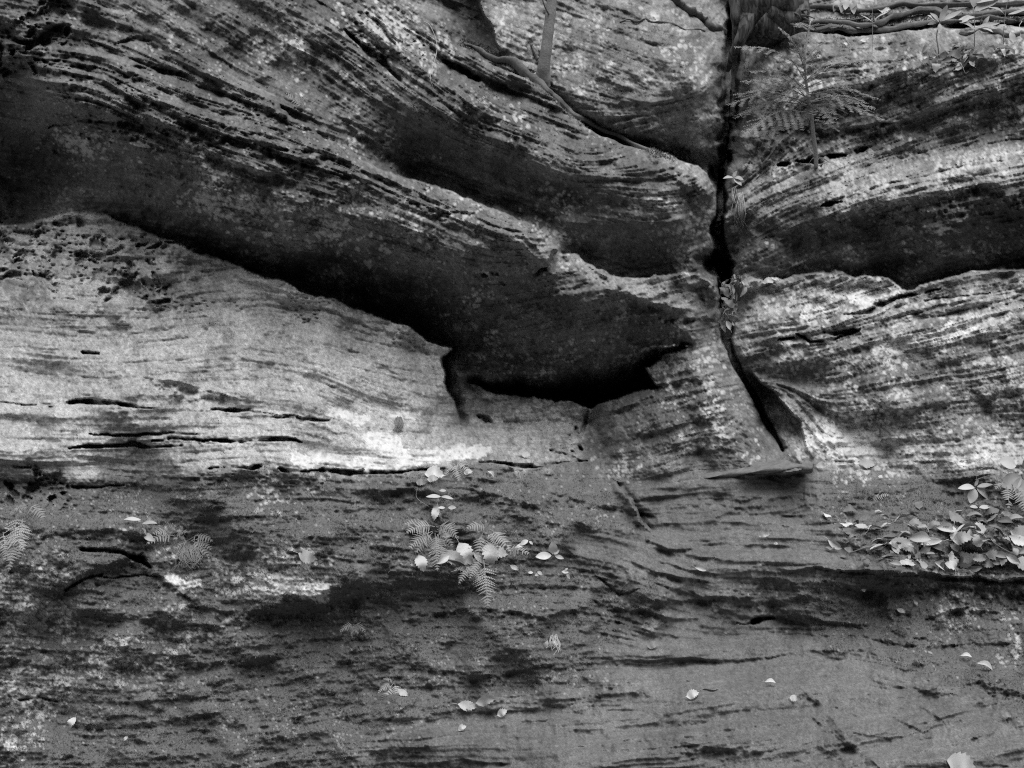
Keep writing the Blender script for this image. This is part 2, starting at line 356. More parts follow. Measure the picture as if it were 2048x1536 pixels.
def lic(noise, steps, st):
    acc = noise.copy()
    for sgn in (1, -1):
        x = uu.copy(); y = vv.copy(); dx, dy = DX, DY
        for i in range(steps):
            x = x + sgn * st * dx; y = y + sgn * st * dy
            if i % 3 == 0:
                dx = sample(DX, x, y); dy = sample(DY, x, y)
            acc = acc + sample(noise, x, y) * (1 - i / steps)
    acc = acc - acc.mean()
    return acc / acc.std()

def coarse_noise(cell):
    h, w = int(H * G / cell) + 3, int(W * G / cell) + 3
    r = rng.standard_normal((h, w)).astype(np.float32)
    x = (uu - U0) / cell; y = (vv - V0) / cell
    xi = x.astype(int); yi = y.astype(int); fx = x - xi; fy = y - yi
    return (r[yi, xi] * (1 - fx) + r[yi, xi + 1] * fx) * (1 - fy) + (r[yi + 1, xi] * (1 - fx) + r[yi + 1, xi + 1] * fx) * fy

L1 = lic(rng.standard_normal(uu.shape).astype(np.float32), 20, 2.6)     # fine laminae
L2 = lic(coarse_noise(6.0), 26, 6.5)                                  # beds
L3 = lic(coarse_noise(17.0), 20, 15.0)                                # thick beds

# --- put it together
warpu = 5.0 * fbm(uu, vv, 46, 4, 4); warpv = 5.0 * fbm(uu, vv, 46, 4, 5)
calm = np.clip(A_PATH * 0.75 + A_SLAB * 0.2, 0, 1)
D = sample(Dm, uu + warpu * (1 - 0.6 * calm), vv + warpv * (1 - 0.6 * calm))
DS = blur(D, 5)

rough = 1 - 0.80 * A_PATH - 0.55 * A_SLAB
MOSSY = np.clip(A_MOSS - A_PATH, 0, 1)
BANK = MOSSY * sstep(940, 980, vv)
L4 = lic(coarse_noise(40.0), 12, 24.0)
LOWER = np.clip(BANK + A_PATH, 0, 1)
terr = lambda x: np.floor(x) + sstep(0.55, 1.0, x - np.floor(x))
soft = lambda x: np.floor(x) + sstep(0.15, 1.0, x - np.floor(x))
D += 0.075 * fbm(uu, vv, 150, 3, 2) * (1 - 0.6 * A_PATH)
D += (0.018 * BANK + 0.030 * A_PATH * (vv > 930) + 0.02 * (1 - LOWER) * (1 - 0.5 * A_SLAB)) * soft(L4 * 1.25) / 1.25
D += 0.034 * fbm(uu, vv, 64, 3, 0, 0.45) * rough * (1 - 0.4 * BANK)
D += (0.010 * A_LAYER + 0.010 * rough * (1 - 0.75 * BANK) + 0.007 * A_PATH + 0.003) * (terr(L3 * 1.6) * (1 - A_PATH) + soft(L3 * 1.4) * A_PATH) / 1.6
D += (0.006 * A_LAYER + 0.0040 * rough * (1 - 0.6 * BANK) + 0.0015) * (terr(L2 * 1.3) / 1.3)
D += (0.0044 * A_LAYER + 0.0020 * rough * (1 - 0.6 * BANK) + 0.0006) * L1
ridged = lambda x: 1 - np.abs(x)
D -= 0.010 * (ridged(1.3 * fbm(uu + 6 * WN1, vv, 30, 4, 2, 0.6)) - 0.4) * rough * (1 - 0.6 * BANK)
D += 0.0040 * fbm(uu, vv, 9, 3, 3, 0.75) * (rough * (1 - 0.05 * BANK) + 0.16)
mossbump = fbm(uu * 0.55, vv, 12, 4, 4, 0.7)
D -= 0.0045 * mossbump * MOSSY
D -= 0.013 * fbm(uu * 0.5, vv, 30, 4, 1, 0.6) * MOSSY
GR = rng.standard_normal(uu.shape).astype(np.float32)
D += 0.0008 * GR * (0.25 + 0.75 * rough)
D += 0.0015 * fbm(uu, vv, 3.2, 1, 5) * (rough * (1 - 0.3 * BANK) + 0.10)
# the blunt nose of the wedge and a few bulges
for (a, b, ra, rb, h) in [(1062,488,50,34,.04),(1350,150,90,90,.10),(1330,430,90,60,.08),(1700,480,120,40,.0),(640,235,50,30,.05),(1150,330,60,24,.05),(1250,590,70,30,.05),(1370,838,120,60,.14),(1188,872,26,60,-.14),(1520,850,26,70,-.08),(820,1110,120,40,.04),(500,1060,150,40,.04),(1650,110,120,40,.06),(1900,100,100,40,.05)]:
    D -= (h * np.exp(-(((uu - a) / ra) ** 2 + ((vv - b) / rb) ** 2))).astype(np.float32)

# honeycomb weathering
lace = fbm(uu, vv, 12, 3, 2, 0.7)
f1, idw = worley(uu + 12 * WN1 + 3 * lace, (vv + 12 * WN2) * 1.35, 25, 1)
pit = (1 - sstep(0.34, 0.56, f1 + 0.07 * lace + 0.10 * WN1)) * (idw > -0.2)
D += (0.045 + 0.03 * np.clip(idw, -1, 1)) * pit * sstep(0.35, 0.75, A_HONEY + 0.35 * fbm(uu, vv, 45, 3, 3)) * (A_HONEY > 0.08)
f2, idw2 = worley(uu + 3 * WN2, vv * 1.5, 13, 3)
D += 0.03 * (1 - sstep(0.12, 0.45, f2)) * (idw2 > 0.5) * sstep(0.35, 0.8, A_HONEY + A_LAYER * 0.6 * (uu < 900) + 0.3 * fbm(uu, vv, 50, 2, 5)) * (A_HONEY + A_LAYER > 0.1)
# small pits on the slab
D += 0.02 * (1 - sstep(0.1, 0.35, worley(uu, vv * 1.8, 15, 2)[0])) * sstep(0.6, 1.0, fbm(uu, vv, 70, 2, 1)) * A_GREYSLAB

def seg_field(pts, pad):
    p = np.array(pts, float)
    r = p[:, 2].max() + pad
    j0, j1 = int((p[:, 0].min() - r - U0) / G), int((p[:, 0].max() + r - U0) / G) + 1
    i0, i1 = int((p[:, 1].min() - r - V0) / G), int((p[:, 1].max() + r - V0) / G) + 1
    sl_ = (slice(max(i0, 0), min(i1, H)), slice(max(j0, 0), min(j1, W)))
    x = uu[sl_] + 2.5 * WN1[sl_]; y = vv[sl_] + 1.3 * WN2[sl_] * 2 + 0.5 * mossbump[sl_]
    best = np.full(x.shape, 1e9); wid = np.ones(x.shape); sgn = np.ones(x.shape)
    for a, b in zip(p[:-1], p[1:]):
        d = b[:2] - a[:2]; L = d @ d + 1e-9
        t = np.clip(((x - a[0]) * d[0] + (y - a[1]) * d[1]) / L, 0, 1)
        dist = np.hypot(x - a[0] - t * d[0], y - a[1] - t * d[1])
        m = dist < best
        best = np.where(m, dist, best); wid = np.where(m, a[2] + t * (b[2] - a[2]), wid)
        s = np.sign((y - a[1]) * d[0] - (x - a[0]) * d[1]) * (1 if d[0] >= 0 else -1)
        sgn = np.where(m, s, sgn)
    return sl_, best, wid, sgn

# open slots: (points with half width, depth)
SLOTS = [
 ([(98,812,1),(140,805,5),(200,807,7),(262,814,4),(302,816,1)],.22),([(425,817,2),(450,818,6),(495,819,3)],.16),([(495,822,1),(560,832,1.5),(660,842,1)],.06),
 ([(545,836,3),(575,837,2)],.1),([(594,839,3),(620,841,3),(656,842,3)],.1),([(138,897,1.5),(180,893,5),(230,891,4),(270,888,7),(288,893,4),(360,893,2)],.2),
 ([(180,867,1),(270,868,4),(330,868,3),(395,871,1)],.16),([(305,880,2),(355,879,3),(430,883,3),(480,884,6),(560,881,7),(604,886,1)],.22),
 ([(420,938,3),(480,936,5),(495,938,2)],.16),([(500,940,5),(516,939,5)],.16),([(564,941,6),(588,942,4),(640,943,2)],.16),([(642,944,6),(700,946,6),(760,945,4),(850,942,3),(905,938,2)],.2),
 ([(958,926,2),(1040,934,5),(1100,932,5),(1172,922,2)],.12),([(145,973,3),(200,974,3),(245,973,2)],.12),([(0,936,2),(60,938,2)],.08),([(100,806,1),(50,808,1.5),(0,802,2)],.06),
 ([(400,503,3),(430,512,7),(462,522,6)],.2),([(330,488,2),(380,498,3)],.1),([(500,535,3),(525,545,4)],.15),([(165,705,3),(200,705,2)],.08),
 ([(1590,668,2),(1620,684,4),(1690,670,3),(1720,655,1)],.10),([(1650,665,5),(1700,664,8),(1716,660,3)],.14),([(1690,630,2),(1740,622,7),(1790,600,5),(1880,575,2)],.16),
 ([(1850,602,3),(1900,595,3),(1980,585,1)],.09),([(1560,678,4),(1585,676,3)],.14),([(1595,322,3),(1640,322,10),(1690,312,3)],.3),([(1560,332,3),(1575,330,6)],.2),([(1712,303,7),(1728,300,6)],.2),
 ([(1645,412,2),(1665,409,5),(1690,402,2)],.15),([(1740,182,4),(1744,176,4)],.12),([(1836,214,4),(1838,212,3)],.12),([(1508,1243,6),(1530,1238,9),(1550,1236,3)],.22),
 ([(958,836,6),(972,842,9)],.14),([(1150,862,7),(1152,868,7)],.16),([(1140,880,6),(1142,884,6)],.14),([(1158,896,5),(1160,899,5)],.14),([(1143,905,5),(1146,908,4)],.12),
 ([(1175,820,3),(1172,850,5),(1160,875,5)],.12),([(1100,905,3),(1140,915,5),(1160,922,3)],.10),
 ([(165,1103,4),(200,1108,6),(250,1110,5),(280,1120,8),(300,1135,3)],.14),([(130,1180,3),(170,1160,4),(205,1150,3)],.07),([(180,1154,1),(300,1153,2),(330,1152,1)],.05),
 ([(1420,330,4),(1432,370,5)],.2),([(690,60,3),(720,90,8),(770,130,9),(800,160,4)],.14),([(890,120,4),(940,150,9),(960,160,4)],.16),([(735,30,3),(770,60,5),(790,90,3)],.08),
 ([(1000,565,6),(1004,567,5)],.06),([(965,548,7),(972,550,6)],.05),([(985,545,7),(990,547,6)],.05),([(410,60,2),(420,62,2)],.05),
 ([(240,85,3),(280,80,7),(300,82,4)],.07),([(270,135,3),(330,150,8),(370,158,5)],.09),([(100,255,3),(160,240,5),(260,250,4)],.06),([(60,100,8),(100,70,12),(130,60,10)],.14),([(20,80,5),(50,88,6)],.1),
 ([(1510,1245,3),(1475,1244,1)],.03),([(40,1400,3),(80,1395,3),(115,1405,4)],.06),([(1185,1150,1),(1240,1190,4),(1280,1180,1)],.03)]
SLOTS += [([(1596,64,3),(1660,66,7),(1720,68,8),(1800,62,7),(1880,54,5),(1960,50,4),(2070,50,5)],.25),([(1900,40,3),(1960,36,6),(2070,30,5)],.15)]
for pts, dep in SLOTS:
    s_, dist, wid, sg = seg_field(pts, 4)
    ragg = 1 + 0.25 * np.clip(fbm(uu[s_], vv[s_], 24, 4, 1, 0.7), -1.4, 1.4)
    low_ = np.where((sg > 0) & (wid < 10), 1.9, 0.9)
    if pts[0][0] < 1180 and 780 < pts[0][1] < 990: dep *= 0.75
    D[s_] += (dep * np.clip(0.72 + 0.25 * WN1[s_] + 0.45 * fbm(uu[s_], vv[s_], 26, 3, 4, .6), .06, 1.4) * (1 - sstep(0.45, 1.3, dist * low_ * ragg / np.maximum(wid, 0.8)))).astype(np.float32)

# small overhanging lips: rock set back sharply just under the line, easing out below it
LIPS = [
 ([(310,757,10),(360,765,16),(440,785,16)],.05),([(400,1215,8),(500,1222,14),(560,1220,14),(620,1205,16),(700,1190,12)],.07),([(640,1180,6),(740,1176,16),(830,1162,8),(900,1180,18),(960,1192,22),(1020,1186,12),(1100,1182,16),(1190,1190,8)],.03),
 ([(860,1228,8),(940,1216,12),(1020,1222,10),(1100,1235,10),(1170,1212,12),(1230,1240,8)],.05),([(1340,1180,6),(1400,1195,10),(1460,1190,8)],.03),([(1270,1125,6),(1310,1148,14),(1390,1162,10)],.045),
 ([(1330,1128,4),(1380,1142,8),(1420,1148,6)],.03),([(120,1180,10),(160,1150,14),(280,1110,18),(360,1180,14)],.05),([(1200,1205,8),(1260,1225,12),(1330,1205,10),(1430,1195,6)],.04),
 ([(1620,990,5),(1680,985,10),(1760,990,8)],.03),([(1560,965,3),(1600,978,6),(1650,975,4)],.02),([(1440,1030,4),(1480,1008,8),(1560,1012,4)],.02),([(1340,1480,4),(1420,1460,8),(1490,1450,6)],.02),
 ([(1160,1500,6),(1240,1480,12),(1320,1470,10),(1430,1500,16),(1530,1500,8)],.04),([(1560,1500,6),(1620,1530,14),(1680,1500,8)],.03),([(1680,1415,4),(1720,1432,9),(1780,1430,9),(1830,1460,5)],.028),
 ([(1610,1430,4),(1640,1440,10),(1680,1475,6)],.025),([(1800,1418,4),(1840,1412,8),(1880,1440,5)],.022),([(1620,1302,3),(1660,1305,5),(1700,1325,3)],.016),([(1850,1468,3),(1880,1450,8),(1910,1445,4)],.02),
 ([(1840,1500,6),(1890,1490,12),(1940,1480,8)],.03),([(1560,1385,3),(1600,1383,7),(1660,1386,3)],.018),([(1710,1465,2),(1780,1478,4),(1850,1466,3)],.014),([(900,1445,4),(1000,1445,10),(1080,1440,6)],.025),
 ([(1000,1424,3),(1120,1414,5),(1300,1420,3)],.012),([(850,1530,6),(930,1520,12),(1000,1530,8)],.03),([(640,1440,8),(700,1430,10),(760,1420,6)],.02),([(430,1400,8),(500,1395,14),(560,1370,8)],.03),
 ([(1290,1320,4),(1350,1312,14),(1450,1322,14),(1530,1315,16)],.03),([(1060,1010,6),(1140,998,16),(1220,1010,16),(1275,1025,12)],.045),([(960,985,6),(1040,1000,10),(1090,1025,6)],.03),
 ([(700,255,6),(760,290,16),(860,345,20),(960,395,14)],.06),([(1150,235,6),(1230,265,16),(1330,285,18),(1440,300,12)],.07),([(1560,225,6),(1650,262,14),(1760,250,10)],.06),
 ([(1550,470,8),(1600,450,18),(1700,425,20),(1850,385,22),(2060,365,20)],.05),([(1340,640,4),(1400,632,10),(1440,625,8)],.04),([(1190,545,6),(1280,600,18),(1350,620,18),(1430,620,10)],.05),
 ([(540,300,6),(600,320,12),(660,310,10),(700,320,6)],.06),([(300,200,6),(420,260,12),(520,285,14),(600,300,8)],.06),([(120,215,6),(220,225,14),(330,250,12)],.05),([(820,405,5),(880,420,8),(940,425,5)],.035),
 ([(1040,490,6),(1060,510,12),(1080,530,8)],.04),([(400,290,6),(470,330,12),(560,350,10),(640,380,8)],.04),
 ([(190,1022,4),(300,1030,8),(420,1036,5),(520,1030,4)],.025),([(1500,1036,3),(1560,1030,4),(1600,1032,3)],.01),([(1360,1010,3),(1400,1006,4),(1480,1012,3)],.01),
 ([(1770,1150,6),(1850,1158,12),(1960,1170,16),(2060,1180,14)],.05),([(1660,1165,6),(1720,1180,10),(1800,1170,8)],.02),([(1860,1235,5),(1900,1220,10),(1930,1215,6)],.03)]
for k in range(46):                                 # fine chisel like lips across the worn path
    a = random.uniform(1290, 1680); b = random.uniform(970, 1135)
    if k > 26: a = random.uniform(1000, 2000); b = random.uniform(1380, 1530)
    l = random.uniform(20, 90); w = random.uniform(4, 11); sl0 = random.uniform(-.12, .06)
    LIPS.append(([(a - l, b - sl0 * l, 1.5), (a, b + random.uniform(-3, 3), w), (a + l, b + sl0 * l, 1.5)], random.uniform(.008, .02)))
LIPS += [([(1545,1340,6),(1640,1400,16),(1700,1480,20),(1770,1545,10)],.05),([(1000,1470,6),(1200,1455,16),(1380,1440,14),(1560,1446,8)],.035),([(1100,1360,6),(1250,1372,14),(1400,1352,8)],.03),([(1640,1340,6),(1760,1362,16),(1900,1390,10)],.035),
 ([(1290,1000,4),(1400,985,12),(1540,990,14),(1640,980,6)],.03),([(1300,1052,6),(1420,1040,12),(1560,1052,8)],.025),([(1330,1100,6),(1460,1085,12),(1620,1100,8)],.03),([(1300,1085,5),(1360,1108,12),(1420,1120,6)],.03),
 ([(1390,1190,6),(1450,1215,14),(1500,1235,8)],.04),([(1280,1215,6),(1330,1235,12),(1400,1236,8)],.03),([(600,985,8),(800,980,16),(950,990,10)],.025),([(0,1060,8),(150,1062,14),(300,1068,8)],.04),([(0,1240,8),(150,1225,16),(330,1240,14),(480,1260,8)],.025),
 ([(380,1330,8),(520,1320,16),(650,1300,10)],.025),([(640,1280,8),(760,1270,18),(900,1285,12)],.025),([(840,1340,8),(960,1350,16),(1100,1330,10)],.04),([(100,1440,8),(260,1450,16),(420,1430,10)],.025),([(1650,1240,8),(1780,1255,16),(1900,1290,10)],.05),([(1880,1340,8),(1980,1370,18),(2060,1390,12)],.05)]
# eroded strata: every ledge is a line traced along the bedding, proud above and undercut below
def strata(weight, n, lens, wids, deps, seed):
    r = np.random.default_rng(seed)
    w = np.clip(weight, 0, 1) ** 1.5 * ((uu > -150) & (uu < 2200) & (vv > -60) & (vv < 1600))
    pr = w.reshape(-1).astype(np.float64); pr /= pr.sum()
    ids = r.choice(pr.size, n, p=pr)
    x0 = uu.reshape(-1)[ids]; y0 = vv.reshape(-1)[ids]
    L = r.uniform(*lens, n); wd = r.uniform(*wids, n) * (0.6 + 0.4 * L / lens[1]); dp = r.uniform(*deps, n) * wd / wids[1]
    m = 9; half = []
    for sg in (-1, 1):
        x, y = x0.copy(), y0.copy(); tr = []
        for i in range(m):
            dx, dy = sample(DX, x, y), sample(DY, x, y)
            fl = np.where(dx < 0, -1, 1)
            x = x + sg * fl * dx * L / (2 * m); y = y + sg * fl * dy * L / (2 * m) + r.normal(0, .05, n) * wd
            tr.append((x, y))
        half.append(tr)
    out = []
    for k in range(n):
        p = [(float(a[k]), float(b[k])) for a, b in reversed(half[0])] + [(float(x0[k]), float(y0[k]))] + [(float(a[k]), float(b[k])) for a, b in half[1]]
        N = len(p) - 1
        out.append(([(a, b, float(wd[k]) * max(.12, math.sin(math.pi * i / N) ** .7) * r.uniform(.75, 1.2)) for i, (a, b) in enumerate(p)], float(dp[k])))
    return out
NEAR = np.clip(1 - LOWER, 0, 1)
LIPS += strata(A_LAYER * NEAR, 260, (50, 380), (2, 12), (.014, .045), 1)
BLOCK = region([[(1190,820),(1300,770),(1440,690),(1500,780),(1575,910),(1230,955)]], 10, 8)
LIPS += strata(NEAR * (1 - A_SLAB) * (1 - 0.5 * A_DARK_SHADE) * (1 - 0.85 * BLOCK), 150, (40, 260), (3, 10), (.010, .03), 2)
LIPS += strata(NEAR * A_DARK_SHADE, 90, (50, 300), (3, 11), (.010, .03), 3)
LIPS += strata(np.clip(A_SLAB + A_GREYSLAB, 0, 1), 80, (40, 260), (2, 6), (.006, .016), 4)
LIPS += strata(BANK, 120, (50, 260), (3, 11), (.012, .03), 5)
LIPS += strata(np.clip(BANK + A_PATH, 0, 1), 260, (10, 44), (1.5, 4), (.006, .013), 7)
LIPS += strata(np.clip(A_SLAB + A_GREYSLAB, 0, 1), 160, (8, 40), (1.2, 3.2), (.004, .009), 8)
LIPS += strata(A_PATH, 34, (40, 180), (3, 12), (.006, .018), 6)
BROK = fbm(uu, vv, 17, 3, 3, 0.6)
for pts, dep in LIPS:
    s_, dist, wid, sg = seg_field(pts, 8 + 4.2 * max(q[2] for q in pts))
    t = dist * sg / np.maximum(wid, 1)
    g = sstep(-0.10, 0.85, t) * (1 - sstep(0.8, 4.0, t))
    if pts[0][1] > 1280 or (1260 < pts[0][0] < 1660 and pts[0][1] > 960): dep *= 0.6
    elif pts[0][1] > 960 and pts[0][0] < 1300: dep *= 0.6
    g = g - 0.38 * (sg < 0) * np.exp(-dist / (1.6 * np.maximum(wid, 1))) - 0.30 * (sg >= 0) * np.exp(-dist / (0.12 * np.maximum(wid, 1)))
    D[s_] += (dep * g * (1 + 0.35 * np.clip(WN2[s_], -1, 1) + 0.55 * np.clip(BROK[s_], -1.2, 1.2)) * np.clip(wid / max(q[2] for q in pts), 0, 1) ** 0.7).astype(np.float32)

# the open joint that splits the cliff, and the rounding of the blocks towards it
CRACK = [(1500,-80,20),(1478,20,18),(1462,100,20),(1462,180,17),(1456,260,15),(1448,320,13),(1441,380,11),(1438,440,11),(1440,510,14),(1449,560,13),(1451,620,12),(1454,680,9),(1478,740,6),(1505,790,5),(1535,845,5),(1566,905,4)]
s_, dist, wid, sg = seg_field(CRACK, 80)
t = dist / (wid * (1 + 0.35 * np.clip(fbm(uu[s_], vv[s_], 34, 3, 2), -1.2, 1.2)) + 0 * wid)
D[s_] += (1.15 * (1 - sstep(0.55, 1.25, t)) * (1 - 0.75 * sstep(680, 760, vv[s_])) + 0.10 * np.exp(-(t / 2.0) ** 2) + 0.06 * np.exp(-(t / 4.0) ** 2)).astype(np.float32)
cx_ = np.interp(vv[s_], [c[1] for c in CRACK], [c[0] for c in CRACK])
rw = (uu[s_] > cx_) * sstep(40, 90, vv[s_]) * (1 - sstep(280, 350, vv[s_]))
D[s_] += (0.42 * rw * (1 - sstep(6, 46, uu[s_] - cx_ + 5 * WN1[s_]))).astype(np.float32)

for (a, b, ra, rb, dep) in [(1436,532,34,20,.5),(1410,520,22,10,.2),(1432,350,14,26,.3),(1560,925,0,0,0)]:
    if ra:
        q = ((uu + 5 * WN1 - a) / ra) ** 2 + ((vv + 5 * WN2 - b) / rb) ** 2
        D += (dep * (1 - sstep(0.5, 1.15, q))).astype(np.float32)
s_, dist, wid, sg = seg_field([(1400,948,4),(1470,936,9),(1540,926,13),(1600,925,13),(1618,930,9)], 12)
D[s_] -= (0.0 * np.sqrt(np.clip(1 - (dist / wid) ** 2, 0, 1)) * (wid / 13)).astype(np.float32)

# --- point lookup for everything that stands on the rock
def P(u, v, d):
    return Vector(((u - 1024.0) / F * d, d, CZ - (v - 768.0) / F * d))
DSM = blur(D, 4)
def depth(u, v):
    return float(sample(D, np.array([u], np.float32), np.array([v], np.float32))[0])
def at(u, v, lift=0.0):
    d = depth(u, v)
    p = P(u, v, d)
    if lift: p = p + normal(u, v) * lift
    return p
def normal(u, v, e=9):
    f = lambda a, b: P(a, b, float(sample(DSM, np.array([a], np.float32), np.array([b], np.float32))[0]))
    n = (f(u + e, v) - f(u - e, v)).cross(f(u, v - e) - f(u, v + e))
    n = -n if n.y > 0 else n
    return n.normalized()

# --- surface character (colour of the stone, with some shade and light painted in, of the lichen and of the moss)
spot, sid = worley(uu + 3 * WN1, vv + 3 * WN2, 11, 0)
spot2, sid2 = worley(uu + 1.5 * WN2, vv, 6.5, 2)
spot3, sid3 = worley(uu + 3 * WN2, vv, 19, 4)
crumb = fbm(uu, vv, 10, 3, 2, 0.8)
dens = 0.9 * A_LICH + 0.24 * fbm(uu, vv, 60, 4, 1, 0.6) * (A_LICH > 0.03) + 0.05 * L2 * (A_LICH > 0.05)
cov = lambda s, i, r, k: (1 - sstep(r - 0.08, r + 0.06, s + 0.07 * crumb)) * sstep(k, k + 0.05, 0.5 + 0.28 * i)
lich = np.maximum.reduce([cov(spot, sid, 0.44, 1.08 - dens), cov(spot2, sid2, 0.48, 1.02 - dens * 0.95) * 0.75, cov(spot3, sid3, 0.34, 1.36 - dens) * 0.85])
lich = np.maximum(lich, sstep(1.15, 1.28, dens * 1.3 + 0.42 * crumb) * 0.8)
lich = np.clip(lich * sstep(0.04, 0.2, dens), 0, 1)
wh = sstep(0.46, 0.54, A_WHITE + 0.24 * fbm(uu, vv, 16, 5, 2, 0.85)) * (A_WHITE > 0.06)
lich = np.maximum(lich * (0.56 + 0.12 * crumb), wh * (0.84 + 0.16 * crumb + 0.05 * GR) * (1 - 0.75 * (1 - sstep(0.22, 0.42, spot)) * (sid > 0.45)) * (1 - 0.6 * (1 - sstep(0.2, 0.4, spot2)) * (sid2 > 0.3)))
base = 0.205 - 0.085 * A_DARK_SHADE + 0.085 * A_SLAB + 0.10 * A_GREYSLAB * (1 - A_SLAB) - 0.098 * A_PATH
mott = sstep(-0.4, 0.9, fbm(uu, vv, 48, 5, 3, 0.72)) * (1 - 0.8 * A_PATH) * (1 - 0.7 * A_SLAB)
base = base + 0.12 * A_POCKET_LIT  # pocket under the cave lip paled, standing in for frontal light
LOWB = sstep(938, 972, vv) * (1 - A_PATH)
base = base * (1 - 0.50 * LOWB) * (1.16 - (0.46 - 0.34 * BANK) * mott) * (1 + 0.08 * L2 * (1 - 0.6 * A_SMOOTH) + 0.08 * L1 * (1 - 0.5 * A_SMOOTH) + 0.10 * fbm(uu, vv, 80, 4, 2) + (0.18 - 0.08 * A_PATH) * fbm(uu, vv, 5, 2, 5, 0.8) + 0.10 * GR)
moss = np.clip(A_MOSS * 1.2 - 0.22 + 0.42 * fbm(uu, vv, 38, 5, 0, 0.75), 0, 1) * (1 - 0.93 * A_PATH)
moss = np.clip(moss - 0.6 * wh, 0, 1)
# tiny crumbs of pale lichen scattered over the moss
tiny, tid = worley(uu, vv, 5.0, 1)
lich = np.maximum(lich, (1 - sstep(0.25, 0.5, tiny)) * sstep(1.7, 1.9, tid + 0.6 * fbm(uu, vv, 60, 3, 5)) * (1 - A_PATH) * 0.38)

# --- mesh, divided along the real joints
def axis(lo, hi, n, c0):
    idx = []
    i = 0
    while i < n:
        idx.append(i)
        c = c0 + i * G
        i += 1 if lo <= c <= hi else 4
    if idx[-1] != n - 1: idx.append(n - 1)
    return np.array(idx)
JX = axis(-24, 2072, W, U0); IY = axis(-24, 1560, H, V0)
sub = np.ix_(IY, JX)
gu, gv, gd = uu[sub], vv[sub], D[sub]
co = np.stack([(gu - 1024) / F * gd, gd, CZ - (gv - 768) / F * gd], -1).reshape(-1, 3).astype(np.float32)
nh, nw = gu.shape
ii, jj = np.meshgrid(np.arange(nh - 1), np.arange(nw - 1), indexing='ij')
quads = np.stack([ii * nw + jj, (ii + 1) * nw + jj, (ii + 1) * nw + jj + 1, ii * nw + jj + 1], -1).reshape(-1, 4)
qu = gu[:-1, :-1].reshape(-1) + G / 2; qv = gv[:-1, :-1].reshape(-1) + G / 2
right = inside([(1458,-400),(1462,100),(1460,200),(1450,300),(1442,380),(1436,450),(1436,530),(1452,560),(1458,620),(1456,680),(1484,750),(1532,842),(1578,912),(1626,932),(1800,925),(2600,925),(2600,-400)], qu, qv)
low = inside([(-500,940),(140,957),(430,945),(760,944),(900,938),(1090,932),(1170,921),(1228,961),(1330,952),(1450,930),(1540,916),(1600,914),(1626,932),(1800,925),(2600,925),(2600,1900),(-500,1900)], qu, qv)
slab = inside([(-500,483),(-60,455),(60,442),(150,420),(230,440),(330,480),(430,512),(520,547),(600,575),(700,612),(780,640),(850,672),(903,699),(884,716),(893,765),(905,815),(925,858),(1000,882),(1080,902),(1168,918),(1090,932),(900,938),(760,944),(430,945),(140,957),(-500,940)], qu, qv)
region_id = np.where(low, 3, np.where(right, 1, np.where(slab, 2, 0)))

def NN(nt, t, **kw):
    n = nt.nodes.new(t)
    for k, v in kw.items(): setattr(n, k, v)
    return n

def stone_material():
    m = bpy.data.materials.new("weathered_stone"); m.use_nodes = True
    nt = m.node_tree; nt.nodes.clear(); L = nt.links
    out = NN(nt, "ShaderNodeOutputMaterial"); bs = NN(nt, "ShaderNodeBsdfPrincipled")
    bs.inputs["Specular IOR Level"].default_value = 0.25
    L.new(bs.outputs[0], out.inputs[0])
    geo = NN(nt, "ShaderNodeNewGeometry")
    def att(n):
        a = NN(nt, "ShaderNodeAttribute"); a.attribute_name = n; return a.outputs["Fac"]
    def noise(s, det, r):
        n = NN(nt, "ShaderNodeTexNoise"); n.inputs["Scale"].default_value = s; n.inputs["Detail"].default_value = det; n.inputs["Roughness"].default_value = r
        L.new(geo.outputs["Position"], n.inputs["Vector"]); return n.outputs["Fac"]
    def math_(op, a, b, c=None):
        n = NN(nt, "ShaderNodeMath", operation=op)
        for i, x in enumerate((a, b, c)):
            if x is None: continue
            if isinstance(x, (int, float)): n.inputs[i].default_value = x
            else: L.new(x, n.inputs[i])
        return n.outputs[0]
    def mix(f, a, b):
        n = NN(nt, "ShaderNodeMix", data_type='FLOAT')
        for i, x in zip((0, 2, 3), (f, a, b)):
            if isinstance(x, (int, float)): n.inputs[i].default_value = x
            else: L.new(x, n.inputs[i])
        return n.outputs[0]
    grain = noise(190.0, 3, 0.75); mid = noise(46.0, 4, 0.7); mossn = noise(110.0, 4, 0.8)
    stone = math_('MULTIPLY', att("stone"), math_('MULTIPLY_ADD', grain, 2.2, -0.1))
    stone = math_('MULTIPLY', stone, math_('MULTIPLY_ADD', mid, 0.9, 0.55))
    lic_ = math_('MULTIPLY_ADD', grain, 0.35, 0.42)
    a1 = mix(math_('MULTIPLY', att("moss"), 0.8), stone, math_('MULTIPLY_ADD', mossn, 0.42, -0.10))
    a2 = mix(att("lichen"), a1, lic_)
    L.new(math_('MAXIMUM', a2, 0.02), bs.inputs["Base Color"])
    bs.inputs["Roughness"].default_value = 0.9
    b1 = NN(nt, "ShaderNodeBump"); b1.inputs["Strength"].default_value = 0.6; b1.inputs["Distance"].default_value = 0.006
    hh = math_('ADD', math_('MULTIPLY', grain, 0.5), math_('MULTIPLY', math_('MULTIPLY', mossn, att("moss")), 1.3))
    L.new(hh, b1.inputs["Height"]); L.new(b1.outputs[0], bs.inputs["Normal"])
    return m
STONE = stone_material()

